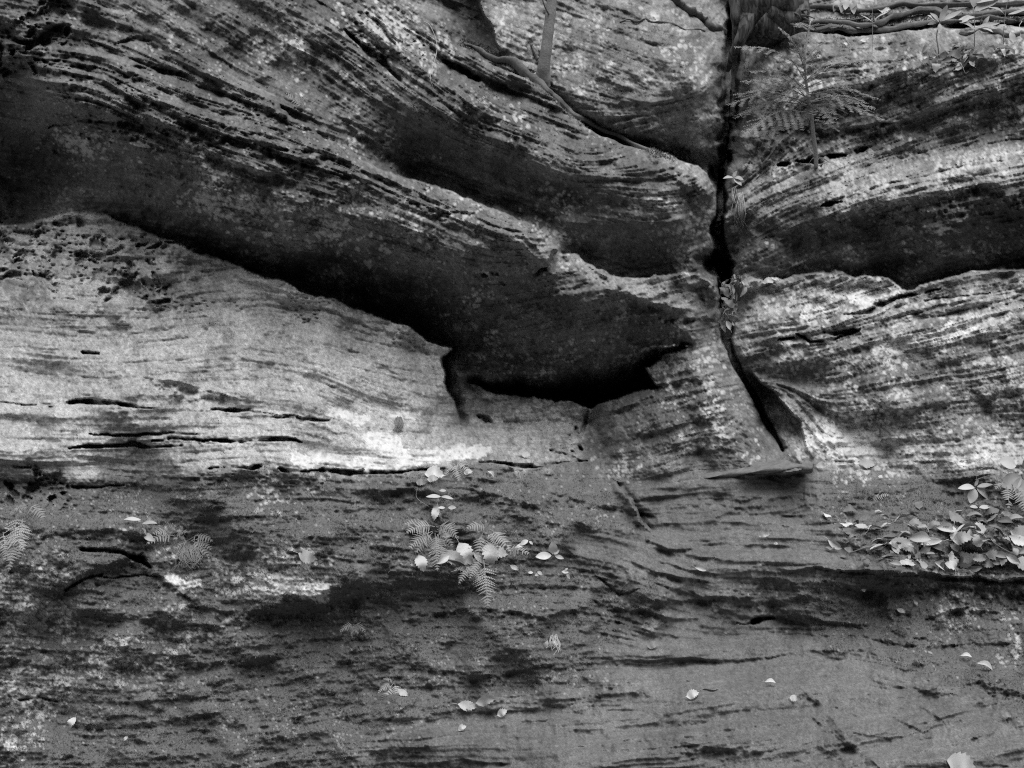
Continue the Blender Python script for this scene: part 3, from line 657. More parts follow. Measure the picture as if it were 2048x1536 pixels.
attrs = {"stone": np.clip(base, 0.04, 0.6)[sub].reshape(-1), "lichen": lich[sub].reshape(-1), "moss": moss[sub].reshape(-1)}
for rid, nm in ((0, "overhanging_cliff"), (1, "cliff"), (2, "rock_slab"), (3, "rock_bank")):
    q = quads[region_id == rid]
    used, inv = np.unique(q, return_inverse=True)
    inv = inv.reshape(-1).astype(np.int32)
    me = bpy.data.meshes.new(nm)
    me.vertices.add(len(used)); me.vertices.foreach_set("co", co[used].reshape(-1))
    me.loops.add(len(inv)); me.loops.foreach_set("vertex_index", inv)
    me.polygons.add(len(q)); me.polygons.foreach_set("loop_start", np.arange(0, len(inv), 4, dtype=np.int32))
    me.update(calc_edges=True)
    me.polygons.foreach_set("use_smooth", np.ones(len(q), bool))
    for k, a in attrs.items():
        at_ = me.attributes.new(k, 'FLOAT', 'POINT'); at_.data.foreach_set("value", a[used].astype(np.float32))
    me.materials.append(STONE)
    o = bpy.data.objects.new(nm, me); COL.objects.link(o); o["kind"] = "structure"

#@@OBJECTS@@
# ------------------------------------------------------------------ ground in front of the bank, and the added hillside around it
def simple_mat(name, c, var=0.3, scale=60.0, rough=0.7, bump=0.3, veins=False, spec=0.3):
    m = bpy.data.materials.new(name); m.use_nodes = True
    nt = m.node_tree; bs = nt.nodes["Principled BSDF"]; L = nt.links
    tc = NN(nt, "ShaderNodeTexCoord")
    n = NN(nt, "ShaderNodeTexNoise"); n.inputs["Scale"].default_value = scale; n.inputs["Detail"].default_value = 4; n.inputs["Roughness"].default_value = 0.65
    L.new(tc.outputs["Object"], n.inputs["Vector"])
    oi = NN(nt, "ShaderNodeObjectInfo")
    a = NN(nt, "ShaderNodeMath", operation='MULTIPLY_ADD'); a.inputs[1].default_value = 2 * var * c; a.inputs[2].default_value = c * (1 - var)
    L.new(n.outputs["Fac"], a.inputs[0])
    b = NN(nt, "ShaderNodeMath", operation='MULTIPLY_ADD'); b.inputs[1].default_value = 0.4; b.inputs[2].default_value = 0.8
    L.new(oi.outputs["Random"], b.inputs[0])
    d = NN(nt, "ShaderNodeMath", operation='MULTIPLY'); L.new(a.outputs[0], d.inputs[0]); L.new(b.outputs[0], d.inputs[1])
    L.new(d.outputs[0], bs.inputs["Base Color"])
    bs.inputs["Roughness"].default_value = rough; bs.inputs["Specular IOR Level"].default_value = spec
    bm_ = NN(nt, "ShaderNodeBump"); bm_.inputs["Strength"].default_value = bump; bm_.inputs["Distance"].default_value = 0.004
    L.new(n.outputs["Fac"], bm_.inputs["Height"]); L.new(bm_.outputs[0], bs.inputs["Normal"])
    return m
M = {k: simple_mat(*a) for k, a in {
 "leaf_pale": ("dry_leaf_pale", 0.44, 0.35, 45.0, 0.6, 0.3), "leaf_mid": ("dry_leaf_dull", 0.24, 0.35, 45.0, 0.65, 0.3), "leaf_dark": ("dry_leaf_dark", 0.13, 0.4, 45.0, 0.65, 0.3),
 "fern": ("fern_green", 0.29, 0.25, 40.0, 0.55, 0.1), "green": ("broad_leaf_green", 0.36, 0.2, 30.0, 0.5, 0.1), "needle": ("hemlock_needles", 0.22, 0.3, 20.0, 0.6, 0.0),
 "bark": ("grey_bark", 0.24, 0.5, 70.0, 0.9, 0.9), "twig": ("twig_bark", 0.17, 0.4, 60.0, 0.8, 0.3), "stem": ("pale_stem", 0.30, 0.3, 60.0, 0.7, 0.2),
 "soil": ("forest_soil", 0.07, 0.6, 8.0, 0.95, 1.0), "mosstuft": ("moss_shoots", 0.13, 0.5, 30.0, 0.9, 0.0), "root": ("root_bark", 0.10, 0.8, 34.0, 0.9, 0.9)}.items()}

def wood_mat():
    m = bpy.data.materials.new("weathered_wood"); m.use_nodes = True
    nt = m.node_tree; bs = nt.nodes["Principled BSDF"]; L = nt.links
    tc = NN(nt, "ShaderNodeTexCoord"); mp = NN(nt, "ShaderNodeMapping"); mp.inputs["Scale"].default_value = (1, 1, 0.16)
    L.new(tc.outputs["Object"], mp.inputs["Vector"])
    n = NN(nt, "ShaderNodeTexNoise"); n.inputs["Scale"].default_value = 38; n.inputs["Detail"].default_value = 5; n.inputs["Distortion"].default_value = 0.8
    L.new(mp.outputs[0], n.inputs["Vector"])
    r = NN(nt, "ShaderNodeValToRGB"); r.color_ramp.elements[0].position = 0.40; r.color_ramp.elements[0].color = (.008, .008, .008, 1); r.color_ramp.elements[1].position = 0.70; r.color_ramp.elements[1].color = (.12, .12, .12, 1)
    L.new(n.outputs["Fac"], r.inputs[0]); L.new(r.outputs[0], bs.inputs["Base Color"]); bs.inputs["Roughness"].default_value = 0.85
    b = NN(nt, "ShaderNodeBump"); b.inputs["Strength"].default_value = 1.0; b.inputs["Distance"].default_value = 0.012
    L.new(n.outputs["Fac"], b.inputs["Height"]); L.new(b.outputs[0], bs.inputs["Normal"])
    return m
M["wood"] = wood_mat()

def mesh_obj(name, verts, faces, mat, parent=None, smooth=True):
    me = bpy.data.meshes.new(name)
    me.from_pydata([tuple(v) for v in verts], [], faces)
    if smooth: me.polygons.foreach_set("use_smooth", [True] * len(me.polygons))
    me.materials.append(mat)
    o = bpy.data.objects.new(name, me); COL.objects.link(o)
    if parent is not None: o.parent = parent
    return o
def empty(name, loc, label, cat, group=None):
    o = bpy.data.objects.new(name, None); o.location = loc; COL.objects.link(o)
    o["label"] = label; o["category"] = cat
    if group: o["group"] = group
    return o

gx = np.linspace(-40, 40, 101); gy = np.linspace(-40, 9, 80)
def gz(x, y):
    r = math.hypot(x * 0.9, min(y, 0) * 1.15)
    return 0.38 + 0.10 * max(0, min(1, x)) + 0.48 * max(0, r - 6.5) * (1 if y < 6 else .6) + (0.03 * math.sin(x * 1.7 + y) if r < 6 else 0.35 * math.sin(x * .9 + y * .7))  # outer rise is an added, unseen hillside that blocks low sky light
gv_ = [(x, y, gz(x, y) + random.uniform(-.01, .01)) for y in gy for x in gx]
gf = [(i * 101 + j, i * 101 + j + 1, (i + 1) * 101 + j + 1, (i + 1) * 101 + j) for i in range(79) for j in range(100)]
g = mesh_obj("ground_with_sky_block", gv_, gf, M["soil"]); g["kind"] = "structure"
far = mesh_obj("terrain", [(-400, -400, .1), (400, -400, .1), (400, 400, .1), (-400, 400, .1)], [(0, 1, 2, 3)], M["soil"]); far["kind"] = "structure"

# ------------------------------------------------------------------ geometry helpers
def frame_from(dirv, up):
    x = Vector(dirv).normalized()
    z = (Vector(up) - x * Vector(up).dot(x))
    if z.length < 1e-4: z = Vector((0, 0, 1)).cross(x)
    z.normalize(); y = z.cross(x)
    return Matrix((x, y, z)).transposed()

def smooth_path(pts, n=6):
    pts = [Vector(p) for p in pts]
    if len(pts) < 3: return [pts[0].lerp(pts[-1], i / n) for i in range(n + 1)]
    out = []
    P_ = [pts[0] * 2 - pts[1]] + pts + [pts[-1] * 2 - pts[-2]]
    for i in range(1, len(P_) - 2):
        for k in range(n):
            t = k / n
            a, b, c, d = P_[i - 1], P_[i], P_[i + 1], P_[i + 2]
            out.append(0.5 * ((2 * b) + (c - a) * t + (2 * a - 5 * b + 4 * c - d) * t * t + (3 * b - a - 3 * c + d) * t ** 3))
    out.append(pts[-1]); return out

def tube(V, Fc, pts, radii, seg=6, lump=0.0, flat=1.0):
    n = len(pts)
    ref = Vector((0.3, -1, 0.2))
    base_i = len(V)
    for i, p in enumerate(pts):
        t = (pts[min(i + 1, n - 1)] - pts[max(i - 1, 0)])
        if t.length < 1e-7: t = Vector((0, 0, 1))
        R = frame_from(t, ref)
        r = radii[0] + (radii[-1] - radii[0]) * i / (n - 1) if len(radii) == 2 else radii[min(int(i * len(radii) / n), len(radii) - 1)]
        for k in range(seg):
            a = 2 * math.pi * k / seg
            rr = r * (1 + lump * (math.sin(3 * a + i * .7) * .5 + random.uniform(-.6, .6)))
            V.append(p + R @ Vector((0, math.cos(a) * rr * flat, math.sin(a) * rr)))
    for i in range(n - 1):
        for k in range(seg):
            a = base_i + i * seg + k; b = base_i + i * seg + (k + 1) % seg
            Fc.append((a, b, b + seg, a + seg))
    Fc.append(tuple(base_i + (n - 1) * seg + k for k in range(seg)))
    Fc.append(tuple(base_i + seg - 1 - k for k in range(seg)))

def rad_at(radii, t):
    x = t * (len(radii) - 1); i = min(int(x), len(radii) - 2)
    return radii[i] + (radii[i + 1] - radii[i]) * (x - i)

# leaf blade in its own plane: along +x, width y, up z
def leaf_blade(V, Fc, L, Wd, rot=None, org=None, serr=0.0, fold=0.3, curl=0.4, n=9, wavy=0.05, shape=0.9, twist=0.0, stalk=True):
    rot = rot or Matrix.Identity(3); org = org or Vector()
    b = len(V)
    ph = random.uniform(0, 6)
    for i in range(n + 1):
        t = i / n
        w = Wd * 0.5 * (math.sin(math.pi * t ** shape) ** 0.8 if 0 < t < 1 else 0.0)
        if serr and 0 < t < 1: w *= 1 + serr * (1 if i % 2 else -1)
        x = L * t; z = curl * L * (t * t - t) * -0.6 + L * wavy * math.sin(7 * t + ph)
        tw = twist * t
        for k, s in enumerate((-1, -0.5, 0, 0.5, 1)):
            yy = w * s; zz = z + abs(yy) * fold + abs(s) * wavy * L * 0.35 * math.sin(11 * t + ph + s * 2)
            y2 = yy * math.cos(tw) - (zz - z) * math.sin(tw); z2 = z + yy * math.sin(tw) + (zz - z) * math.cos(tw)
            V.append(org + rot @ Vector((x + (0.06 * L * (1 if i % 2 else 0) * abs(s) if serr else 0), y2, z2)))
    for i in range(n):
        for k in range(4):
            a = b + i * 5 + k
            Fc.append((a, a + 1, a + 6, a + 5))
    if stalk:
        r0 = L * 0.012
        tube(V, Fc, [org + rot @ Vector((-L * .28, 0, L * .04)), org + rot @ Vector((-L * .12, L * .01, 0)), org + rot @ Vector((L * .02, 0, 0.001))], [r0, r0], 4)

# ------------------------------------------------------------------ dead leaves
LEAF = []
for k in range(9):
    V, Fc = [], []
    kind = k % 3
    if kind == 0: leaf_blade(V, Fc, 1.0, random.uniform(.42, .55), serr=0.10, fold=random.uniform(.1, .5), curl=random.uniform(-.6, .8), n=15, wavy=.07, twist=random.uniform(-.4, .4))
    elif kind == 1: leaf_blade(V, Fc, 1.0, random.uniform(.6, .72), serr=0.13, fold=random.uniform(.0, .3), curl=random.uniform(.2, .9), n=13, wavy=.09, shape=.8, twist=random.uniform(-.3, .3))
    else: leaf_blade(V, Fc, 1.0, random.uniform(.36, .5), serr=0.0, fold=random.uniform(.5, 1.1), curl=random.uniform(-.8, .8), n=11, wavy=.03, shape=1.1, twist=random.uniform(-.8, .8))
    LEAF.append((V, Fc))
leaf_meshes = {}
def dead_leaf(u, v, px, label, group=None, mat="leaf_pale", kind=None, deg=None, tilt=0.35, lift=0.006, cat="leaf", stand=0.0, dfix=None):
    """px = length in photo pixels, deg = direction of its tip in the photo"""
    kind = random.randrange(9) if kind is None else kind
    key = (kind, mat)
    if key not in leaf_meshes:
        me = bpy.data.meshes.new("dead_leaf"); V, Fc = LEAF[kind]
        me.from_pydata([tuple(q) for q in V], [], Fc); me.polygons.foreach_set("use_smooth", [True] * len(me.polygons)); me.materials.append(M[mat])
        leaf_meshes[key] = me
    o = bpy.data.objects.new("dead_leaf", leaf_meshes[key])
    d = depth(u, v); n = normal(u, v)
    deg = random.uniform(0, 360) if deg is None else deg
    a = math.radians(deg)
    dirv = Vector((math.cos(a), 0, -math.sin(a)))
    n = (n + Vector((0, -stand, 0)) + Vector((random.uniform(-tilt, tilt), random.uniform(-tilt, tilt), random.uniform(-tilt, tilt)))).normalized()
    dirv = dirv - n * dirv.dot(n)
    dirv.normalize()
    R = frame_from(dirv, n).to_4x4()
    s = px / F * d
    dmin = min(float(sample(q_, np.array([u + a_], np.float32), np.array([v + b_], np.float32))[0]) for q_ in (D, DSM) for a_ in (-px * .3, 0, px * .3) for b_ in (-3, 3))
    p = (P(u, v, dfix) if dfix else P(u, v, dmin) + n * lift * .6) - dirv * s * 0.5
    o.matrix_world = Matrix.Translation(p) @ R @ Matrix.Diagonal((s, s, s, 1))
    COL.objects.link(o)
    o["label"] = label; o["category"] = cat
    if group: o["group"] = group
    return o

# ------------------------------------------------------------------ ferns
def frond(parent, base, tip_dir, length, up, mat="fern", droop=0.5, width=0.34, npin=None, stipe=0.2, label=None):
    """base in world space; blade arches out along tip_dir and droops"""
    npin = npin or (14 if length > .21 else 11 if length > .14 else 8)
    V, Fc = [], []
    org = Vector(parent.location)
    d = Vector(tip_dir).normalized(); n0 = Vector(up).normalized()
    pts = []; p = Vector(base) - org
    cur = (d + n0 * 0.35).normalized(); steps = 16
    for i in range(steps + 1):
        pts.append(p.copy()); p = p + cur * (length / steps)
        cur = (cur + Vector((0, 0, -1)) * droop / steps * 1.6 - n0 * 0.25 / steps).normalized()
    tube(V, Fc, pts, [length * .011, length * .003], 4)
    for i in range(npin):
        t = stipe + (1 - stipe) * i / npin
        q = (1 - (i / npin)) ** 0.75 * (0.72 + 0.28 * min(1, i / 3))
        x = t * steps; j = min(int(x), steps - 1)
        c = pts[j].lerp(pts[j + 1], x - j); tan = (pts[j + 1] - pts[j]).normalized()
        nn = (n0 - tan * n0.dot(tan)).normalized(); side = nn.cross(tan)
        for s in (-1, 1):
            pd = (side * s + tan * random.uniform(.25, .55) - nn * random.uniform(-.05, .35)).normalized()
            if random.random() < .05: continue
            L = width * length * q * random.uniform(.72, 1.1)
            m = 7 if length > 0.1 else 4; b = len(V)
            wdt = 0.46 * length * (1 - stipe) / npin * (0.75 + 0.25 * q)
            pw = pd.cross(nn).normalized()
            for k in range(m):                        # toothed pinna made of small lobes
                f0 = k / m; f1 = (k + 0.85) / m
                h = wdt * (1 - f0 ** 1.6)
                o0 = c + pd * (L * f0) - nn * (L * .12 * f0 * f0); o1 = c + pd * (L * f1) - nn * (L * .12 * f1 * f1)
                b = len(V)
                V.extend([o0, o0 + pd * L * .10 + pw * h, o1 + pd * L * .02 + pw * h * .55, o1, o1 + pd * L * .02 - pw * h * .55, o0 + pd * L * .10 - pw * h])
                Fc.append((b, b + 1, b + 2, b + 3)); Fc.append((b, b + 3, b + 4, b + 5))
    o = mesh_obj("frond", V, Fc, M[mat], parent, smooth=False)
    if label: o["label"] = label
    return o

def fern(u, v, fronds, label, group=None, lift=0.01, mat="fern"):
    """fronds: (base du, base dv, direction in the photo in degrees, length px, outward share, droop)"""
    d = depth(u, v); n = normal(u, v)
    e = empty("fern", at(u, v, lift), label, "fern", group)
    for (du, dv, deg, px, out, dr) in fronds:
        a = math.radians(deg)
        b = at(u + du, v + dv, lift + .02)
        dirv = Vector((math.cos(a), -out - .22, -math.sin(a)))
        upv = (Vector((0, -0.75, 0.65)) + n * 0.4 + Vector((random.uniform(-.15, .15), 0, random.uniform(-.1, .1)))).normalized()
        frond(e, b, dirv, px / F * d * 1.05, upv, mat, droop=dr)
    return e

GF = "ferns rooted in the rock"
fern(30, 1040, [(-10,-5,-20,70,.5,.3),(5,0,75,95,.5,.3),(22,10,75,90,.5,.35),(-15,25,60,70,.5,.3),(-8,45,-5,80,.5,.5),(10,55,85,60,.5,.3),(-35,30,120,60,.4,.3),(30,-15,15,65,.3,.5),(-40,-10,160,50,.3,.3)], "big many-fronded fern at the left edge of the mossy bank", GF)
fern(352, 1078, [(0,-2,190,60,.5,.55),(0,-4,215,48,.4,.5),(2,-6,250,42,.3,.2),(2,-4,330,45,.4,.3),(8,0,5,22,.4,.4)], "small fern with one frond drooping left beside the broad-leaved seedling", GF)
fern(386, 1092, [(0,0,30,60,.1,.5),(2,-6,-25,62,.1,.75),(-2,-2,150,40,.1,.5),(4,-3,5,54,.1,.6)], "small fern above the dangling mat of dark rootlets", GF)
fern(868, 1052, [(0,0,190,72,.5,.4),(-6,8,160,70,.5,.4),(4,0,-15,70,.5,.7),(6,4,20,55,.5,.6),(-4,10,140,60,.4,.3),(2,12,80,66,.6,.3),(8,18,70,70,.6,.3),(-10,24,125,56,.5,.3),(4,30,85,75,.4,.2),(-16,4,205,60,.3,.3)], "largest fern cluster on the central mossy bank", GF)
fern(972, 1066, [(0,0,-65,55,.3,.2),(0,2,-150,58,.4,.6),(4,4,35,70,.5,.4),(-8,8,100,62,.4,.3),(2,6,60,45,.4,.4)], "three-pronged fern right of the largest fern cluster", GF)
fern(968, 1122, [(2,6,84,100,.3,.1),(-4,2,120,50,.4,.2)], "fern with one long frond hanging straight down under the leaf heap", GF)
fern(940, 1136, [(0,0,125,50,.4,.3),(6,0,60,44,.4,.3),(-6,0,165,36,.4,.3),(4,0,20,36,.4,.4)], "low fern tucked under the dry leaf heap", GF)
fern(1008, 1108, [(0,0,-12,56,.3,.4),(2,2,-30,40,.4,.3)], "fern frond sticking out right of the leaf heap", GF)
fern(716, 1244, [(0,0,170,34,.4,.4),(0,0,10,36,.4,.4),(0,0,100,26,.5,.3),(0,-2,-60,22,.4,.2),(0,0,50,26,.5,.4)], "little star-shaped fern under the dark mossy ledge", GF)
fern(790, 1380, [(0,0,120,50,.4,.3),(2,0,75,42,.5,.3),(-4,-2,150,36,.4,.3),(0,-4,210,26,.3,.3)], "little fern beside a propped dry leaf on the low bank", GF)
fern(908, 938, [(0,0,5,44,.5,.6),(-2,0,70,44,.5,.4),(-4,0,130,36,.5,.4),(2,-2,-20,34,.5,.5),(-2,-2,190,30,.4,.4)], "fern on the seam under the white slab edge", GF)
fern(1706, 1010, [(0,0,-100,50,.3,.1),(-8,2,-120,44,.3,.1),(4,0,-60,38,.3,.2)], "left one of the two upright ferns above the leafy ledge", GF)
fern(1738, 1012, [(0,0,-70,44,.3,.1),(4,0,-30,40,.3,.3),(-4,0,-110,36,.3,.1)], "right one of the two upright ferns above the leafy ledge", GF)
fern(2006, 974, [(0,0,170,38,.4,.4),(4,6,110,56,.5,.3),(8,0,60,60,.5,.3),(-4,-4,200,44,.3,.3),(14,2,85,70,.5,.3)], "fern among the big-leaved plants at the right edge", GF)
fern(604, 226, [(0,0,-150,46,.3,.0),(2,-4,-120,34,.3,.0),(2,2,20,22,.4,.3)], "tiny lone fern in the hollow behind the overhang crest", GF)
fern(1500, 330, [(0,0,130,22,.3,.1),(4,0,95,24,.3,.1)], "tiny fern tuft on the rock right of the crack", GF)

def rootlets(u, v, n, w, h, label, mat="twig", fuzz=True):
    e = empty("root_mat", at(u, v, 0.01), label, "roots")
    V, Fc = [], []; org = e.location
    for i in range(n):
        a = u + random.uniform(-w, w) * .4; b = v + random.uniform(-4, 4)
        p = [at(a, b, .015) - org, at(a + random.uniform(-w, w) * .5, b + h * .5, .02) - org, at(a + random.uniform(-w, w) * .7, b + h * random.uniform(.7, 1), .015) - org]
        tube(V, Fc, smooth_path(p, 4), [.0022, .001], 4)
        for k in range(4):
            q = p[1].lerp(p[2], random.random()); r = random.uniform(.003, .006)
            b0 = len(V); V.extend([q + Vector((random.uniform(-r, r), -r, random.uniform(-r, r))) for _ in range(3)]); Fc.append((b0, b0 + 1, b0 + 2))
    mesh_obj("rootlets", V, Fc, M[mat], e)
    return e
rootlets(380, 1096, 60, 34, 46, "dark hanging mat of rootlets below the small fern on the left bank")
rootlets(797, 842, 24, 14, 26, "dark tuft of moss and rootlets on the pale slab")
rootlets(1104, 1276, 14, 18, 36, "hanging rootlets and little leaves on the low mossy bank", "stem")
rootlets(1482, 392, 20, 16, 66, "hanging string of moss on the right wall of the crack", "stem")
rootlets(1470, 378, 14, 12, 40, "short hanging moss strand beside the crack, below the whorled seedling", "stem")
rootlets(965, 1080, 10, 20, 34, "thin wiry stems hanging under the three-pronged fern", "stem")

# ------------------------------------------------------------------ seedlings and broad-leaved plants
def plant(name, u, v, stem_pts, leaves, label, cat="seedling", mat="green", out=0.06, r=0.002, group=None, twigs=(), stem_mat="stem"):
    """stem_pts: photo points; leaves: (u, v, deg, px, width, up bias)"""
    e = empty(name, at(u, v), label, cat, group)
    d = depth(u, v); n = normal(u, v); org = e.location
    def off(a, b, t):
        q = P(a, b, d) ; return q - Vector((0, out * t, 0)) - org
    V, Fc = [], []
    if stem_pts:
        m = len(stem_pts)
        pts = [Vector((0, 0.01, 0))] + [off(a, b, (i + 1) / m) for i, (a, b) in enumerate(stem_pts)]
        tube(V, Fc, smooth_path(pts, 5), [r, r * .5], 5)
    for tw in twigs:
        tube(V, Fc, smooth_path([off(a, b, 1) for a, b in tw], 4), [r * .6, r * .3], 4)
    if V: mesh_obj("stem", V, Fc, M[stem_mat], e)
    for (a, b, deg, px, wd, ub) in leaves:
        V, Fc = [], []
        an = math.radians(deg)
        dirv = Vector((math.cos(an), random.uniform(-.35, .05), -math.sin(an)))
        R = frame_from(dirv, Vector((random.uniform(-.2, .2), -0.8, ub)))
        leaf_blade(V, Fc, px / F * d, px * wd / F * d, rot=R, org=off(a, b, 1.0), fold=.2, curl=random.uniform(-.2, .5), n=9, wavy=.02, stalk=False)
        mesh_obj("leaf", V, Fc, M[mat], e)
    return e
plant("seedling", 1938, 992, [(1942,985),(1940,972)], [(1938,972,178,40,.35,.7),(1938,974,110,32,.6,.4),(1942,974,35,36,.5,.4),(1942,972,-12,30,.35,.8),(1938,970,-70,16,.4,.5)], "whorled seedling with bare forked twigs above the leafy ledge",
      twigs=[[(1940,972),(1942,945),(1938,925)],[(1938,945),(1925,932),(1900,928)],[(1940,940),(1960,930),(1974,905)],[(1938,958),(1962,950),(2012,938)],[(1905,930),(1896,918)]])
plant("seedling", 1948, 1016, [(1946,1010)], [(1944,1012,185,18,.5,.9),(1946,1012,-5,22,.5,.9)], "two-leaved seedling just below the whorled seedling")
plant("broadleaf_plant", 2040, 975, [(2038,960),(2030,945)], [(2030,950,150,44,.75,.4),(2028,952,100,46,.7,.3),(2036,948,20,50,.7,.4),(2036,940,-60,46,.7,.5),(2020,930,200,36,.8,.5),(2046,965,80,60,.5,.2),(2030,975,60,54,.5,.3),(2050,930,-20,50,.7,.4),(2040,990,100,60,.5,.0)], "big-leaved plant cut by the right edge above the ledge", "plant", r=.003)
plant("seedling", 300, 1080, [(296,1062),(292,1042)], [(292,1036,-178,34,.28,.9),(294,1043,0,30,.3,.9),(294,1052,60,16,.6,.5),(296,1062,35,28,.5,.5)], "broad-leaved seedling on the left bank between the ferns")
plant("seedling", 888, 1006, [(884,992)], [(884,990,180,30,.32,.8),(884,990,10,26,.3,.8),(886,990,30,18,.4,.6)], "seedling with long leaf pair above the central ferns")
plant("seedling", 900, 1018, [(898,1012)], [(892,1012,180,14,.5,.8),(898,1012,0,16,.6,.6)], "tiny round-leaved seedling above the largest fern cluster")
plant("seedling", 894, 988, [(896,978)], [(894,978,180,14,.5,.6)], "single-leaf sprout under the slab seam")
plant("seedling", 1480, 366, [(1476,362),(1463,360)], [(1462,358,170,22,.35,.6),(1462,358,-60,14,.5,.5),(1464,358,20,20,.5,.6),(1464,360,50,22,.5,.3)], "whorled seedling growing out of the middle of the crack")
plant("oak_seedling", 1104, 1108, [(1104,1104)], [(1106,1104,-95,28,.65,.2),(1102,1106,175,32,.5,.4),(1106,1104,-40,16,.5,.3),(1108,1106,20,20,.4,.3)], "pale oak seedling with lobed leaves right of the leaf heap", mat="leaf_pale")
plant("sprout", 1048, 1086, [], [(1056,1076,150,20,.5,.6),(1052,1082,160,26,.3,.6),(1058,1078,40,10,.5,.4)], "pale curled sprout above the oak seedling", mat="leaf_pale")
plant("sprout", 1062, 1140, [], [(1056,1140,0,10,.6,.6),(1074,1138,30,12,.6,.5),(1080,1142,160,12,.5,.5)], "cluster of tiny round leaves below the oak seedling")
plant("sprout", 1130, 1144, [], [(1122,1138,10,14,.5,.6),(1132,1142,60,12,.5,.5),(1128,1136,-40,8,.6,.5)], "three-leaf sprout right of the tiny round leaves")
plant("seedling", 1094, 1282, [(1095,1276)], [(1094,1274,110,14,.6,.3),(1100,1274,80,12,.6,.3),(1106,1274,40,12,.6,.3)], "sprout drooping over the hanging rootlets")
# top right
plant("sapling_shoot", 1880, 120, [(1874,100),(1868,75),(1872,52)], [(1870,50,200,30,.35,.6),(1870,48,160,24,.4,.6),(1872,50,-70,34,.35,.4),(1874,50,-25,44,.28,.6),(1872,54,100,20,.5,.4),(1870,50,-140,26,.4,.4)], "seedling with a pale crooked stem at the top right", r=.005)
plant("leafy_shoot", 1950, 95, [(1945,60),(1938,20)], [(1940,30,-30,60,.4,.6),(1938,22,-80,50,.45,.4),(1942,40,170,34,.35,.6),(1946,62,-10,44,.3,.7),(1944,66,200,38,.3,.6),(1940,12,-10,50,.4,.6),(1930,40,140,26,.4,.5),(1946,66,60,30,.3,.4)], "leafy shoot left of the top right corner", "plant", r=.003)
plant("leafy_shoot", 2008, 90, [(2004,50),(2006,5)], [(2004,40,200,46,.25,.8),(2006,36,-10,40,.25,.8),(2006,10,210,44,.45,.5),(2008,5,-50,50,.4,.5),(2004,55,160,36,.25,.8),(2010,60,20,34,.3,.6),(2012,70,80,24,.5,.4)], "bright leafy shoot nearest the top right corner", "plant", r=.003)
plant("leafy_shoot", 1745, 110, [(1742,60),(1738,10)], [(1740,50,-150,30,.1,.6),(1740,48,-30,36,.1,.6),(1738,20,-60,20,.15,.5)], "bare thin shoot above the hemlock, left of the seedling with a crooked stem", "plant", r=.002)
plant("leafy_shoot", 1960, 60, [(1958,30)], [(1955,62,185,24,.25,.8),(1952,66,120,20,.3,.6),(1955,62,-60,26,.3,.5),(1956,64,20,30,.25,.7)], "star-shaped low plant between the two leafy shoots", "plant", r=.002)
GT = "green leaves among the roots at the top"
for k in range(7):
    a = random.uniform(1670, 1730); plant("leafy_shoot", a - 10 * (k % 3), 16 + 3 * (k % 4), [], [(a - 8, 8 + random.uniform(-6, 6), random.uniform(60, 120), 26, .5, .3), (a, 6, random.uniform(0, 180), 24, .45, .6)], "pale leaf pair at the top edge right of the dead trunk", "plant", group=GT)

# ------------------------------------------------------------------ young trunk, dead trunk and roots
def tree_tube(name, pts_uvd, radii, mat, parent, seg=14, lump=.12, steps=10, flat=1.0):
    org = Vector(parent.location)
    pts = smooth_path([P(a, b, d) - org for a, b, d in pts_uvd], steps)
    V, Fc = [], []
    n = len(pts)
    rr = [rad_at(radii, i / (n - 1)) for i in range(n)]
    # smooth lumps
    ph = [random.uniform(0, 6) for _ in range(4)]
    ref = Vector((0.3, -1, 0.2))
    for i, p in enumerate(pts):
        t = pts[min(i + 1, n - 1)] - pts[max(i - 1, 0)]
        R = frame_from(t, ref)
        for k in range(seg):
            a = 2 * math.pi * k / seg
            r = rr[i] * (1 + lump * (math.sin(2 * a + ph[0] + i * .06) + .6 * math.sin(5 * a + ph[1] + i * .09) + .5 * math.sin(9 * a + ph[2] - i * .05) + .4 * math.sin(i * .8 + ph[3])))
            V.append(p + R @ Vector((0, math.cos(a) * r * flat, math.sin(a) * r)))
    for i in range(n - 1):
        for k in range(seg):
            a = i * seg + k; b = i * seg + (k + 1) % seg
            Fc.append((a, b, b + seg, a + seg))
    Fc.append(tuple((n - 1) * seg + k for k in range(seg))); Fc.append(tuple(seg - 1 - k for k in range(seg)))
    return mesh_obj(name, V, Fc, M[mat], parent)

d0 = depth(1086, 150) - 0.02
yt = empty("young_tree", P(1086, 162, d0), "slender young tree with grey bark rising from the sloping ledge", "tree")
tree_tube("trunk", [(1084,168,d0+.02),(1088,130,d0-.06),(1096,70,d0-.10),(1104,0,d0-.12),(1112,-120,d0-.16),(1124,-420,d0-.2),(1130,-900,d0-.2)], [.060,.036,.030,.028,.026,.022,.012], "bark", yt, 16, .09, 14)
tree_tube("branch", [(1100,32,d0-.12),(1094,22,d0-.16),(1086,2,d0-.2),(1078,-40,d0-.22)], [.006,.005,.003], "twig", yt, 6, .02, 5)
for k in range(9):
    b = -260 - 75 * k; s = random.choice((-1, 1))
    tree_tube("branch", [(1118,b,d0-.18),(1118+s*90,b-60,d0-.3),(1118+s*random.uniform(160,240),b-random.uniform(70,150),d0-.35)], [.009,.005,.002], "twig", yt, 5, .02, 4)

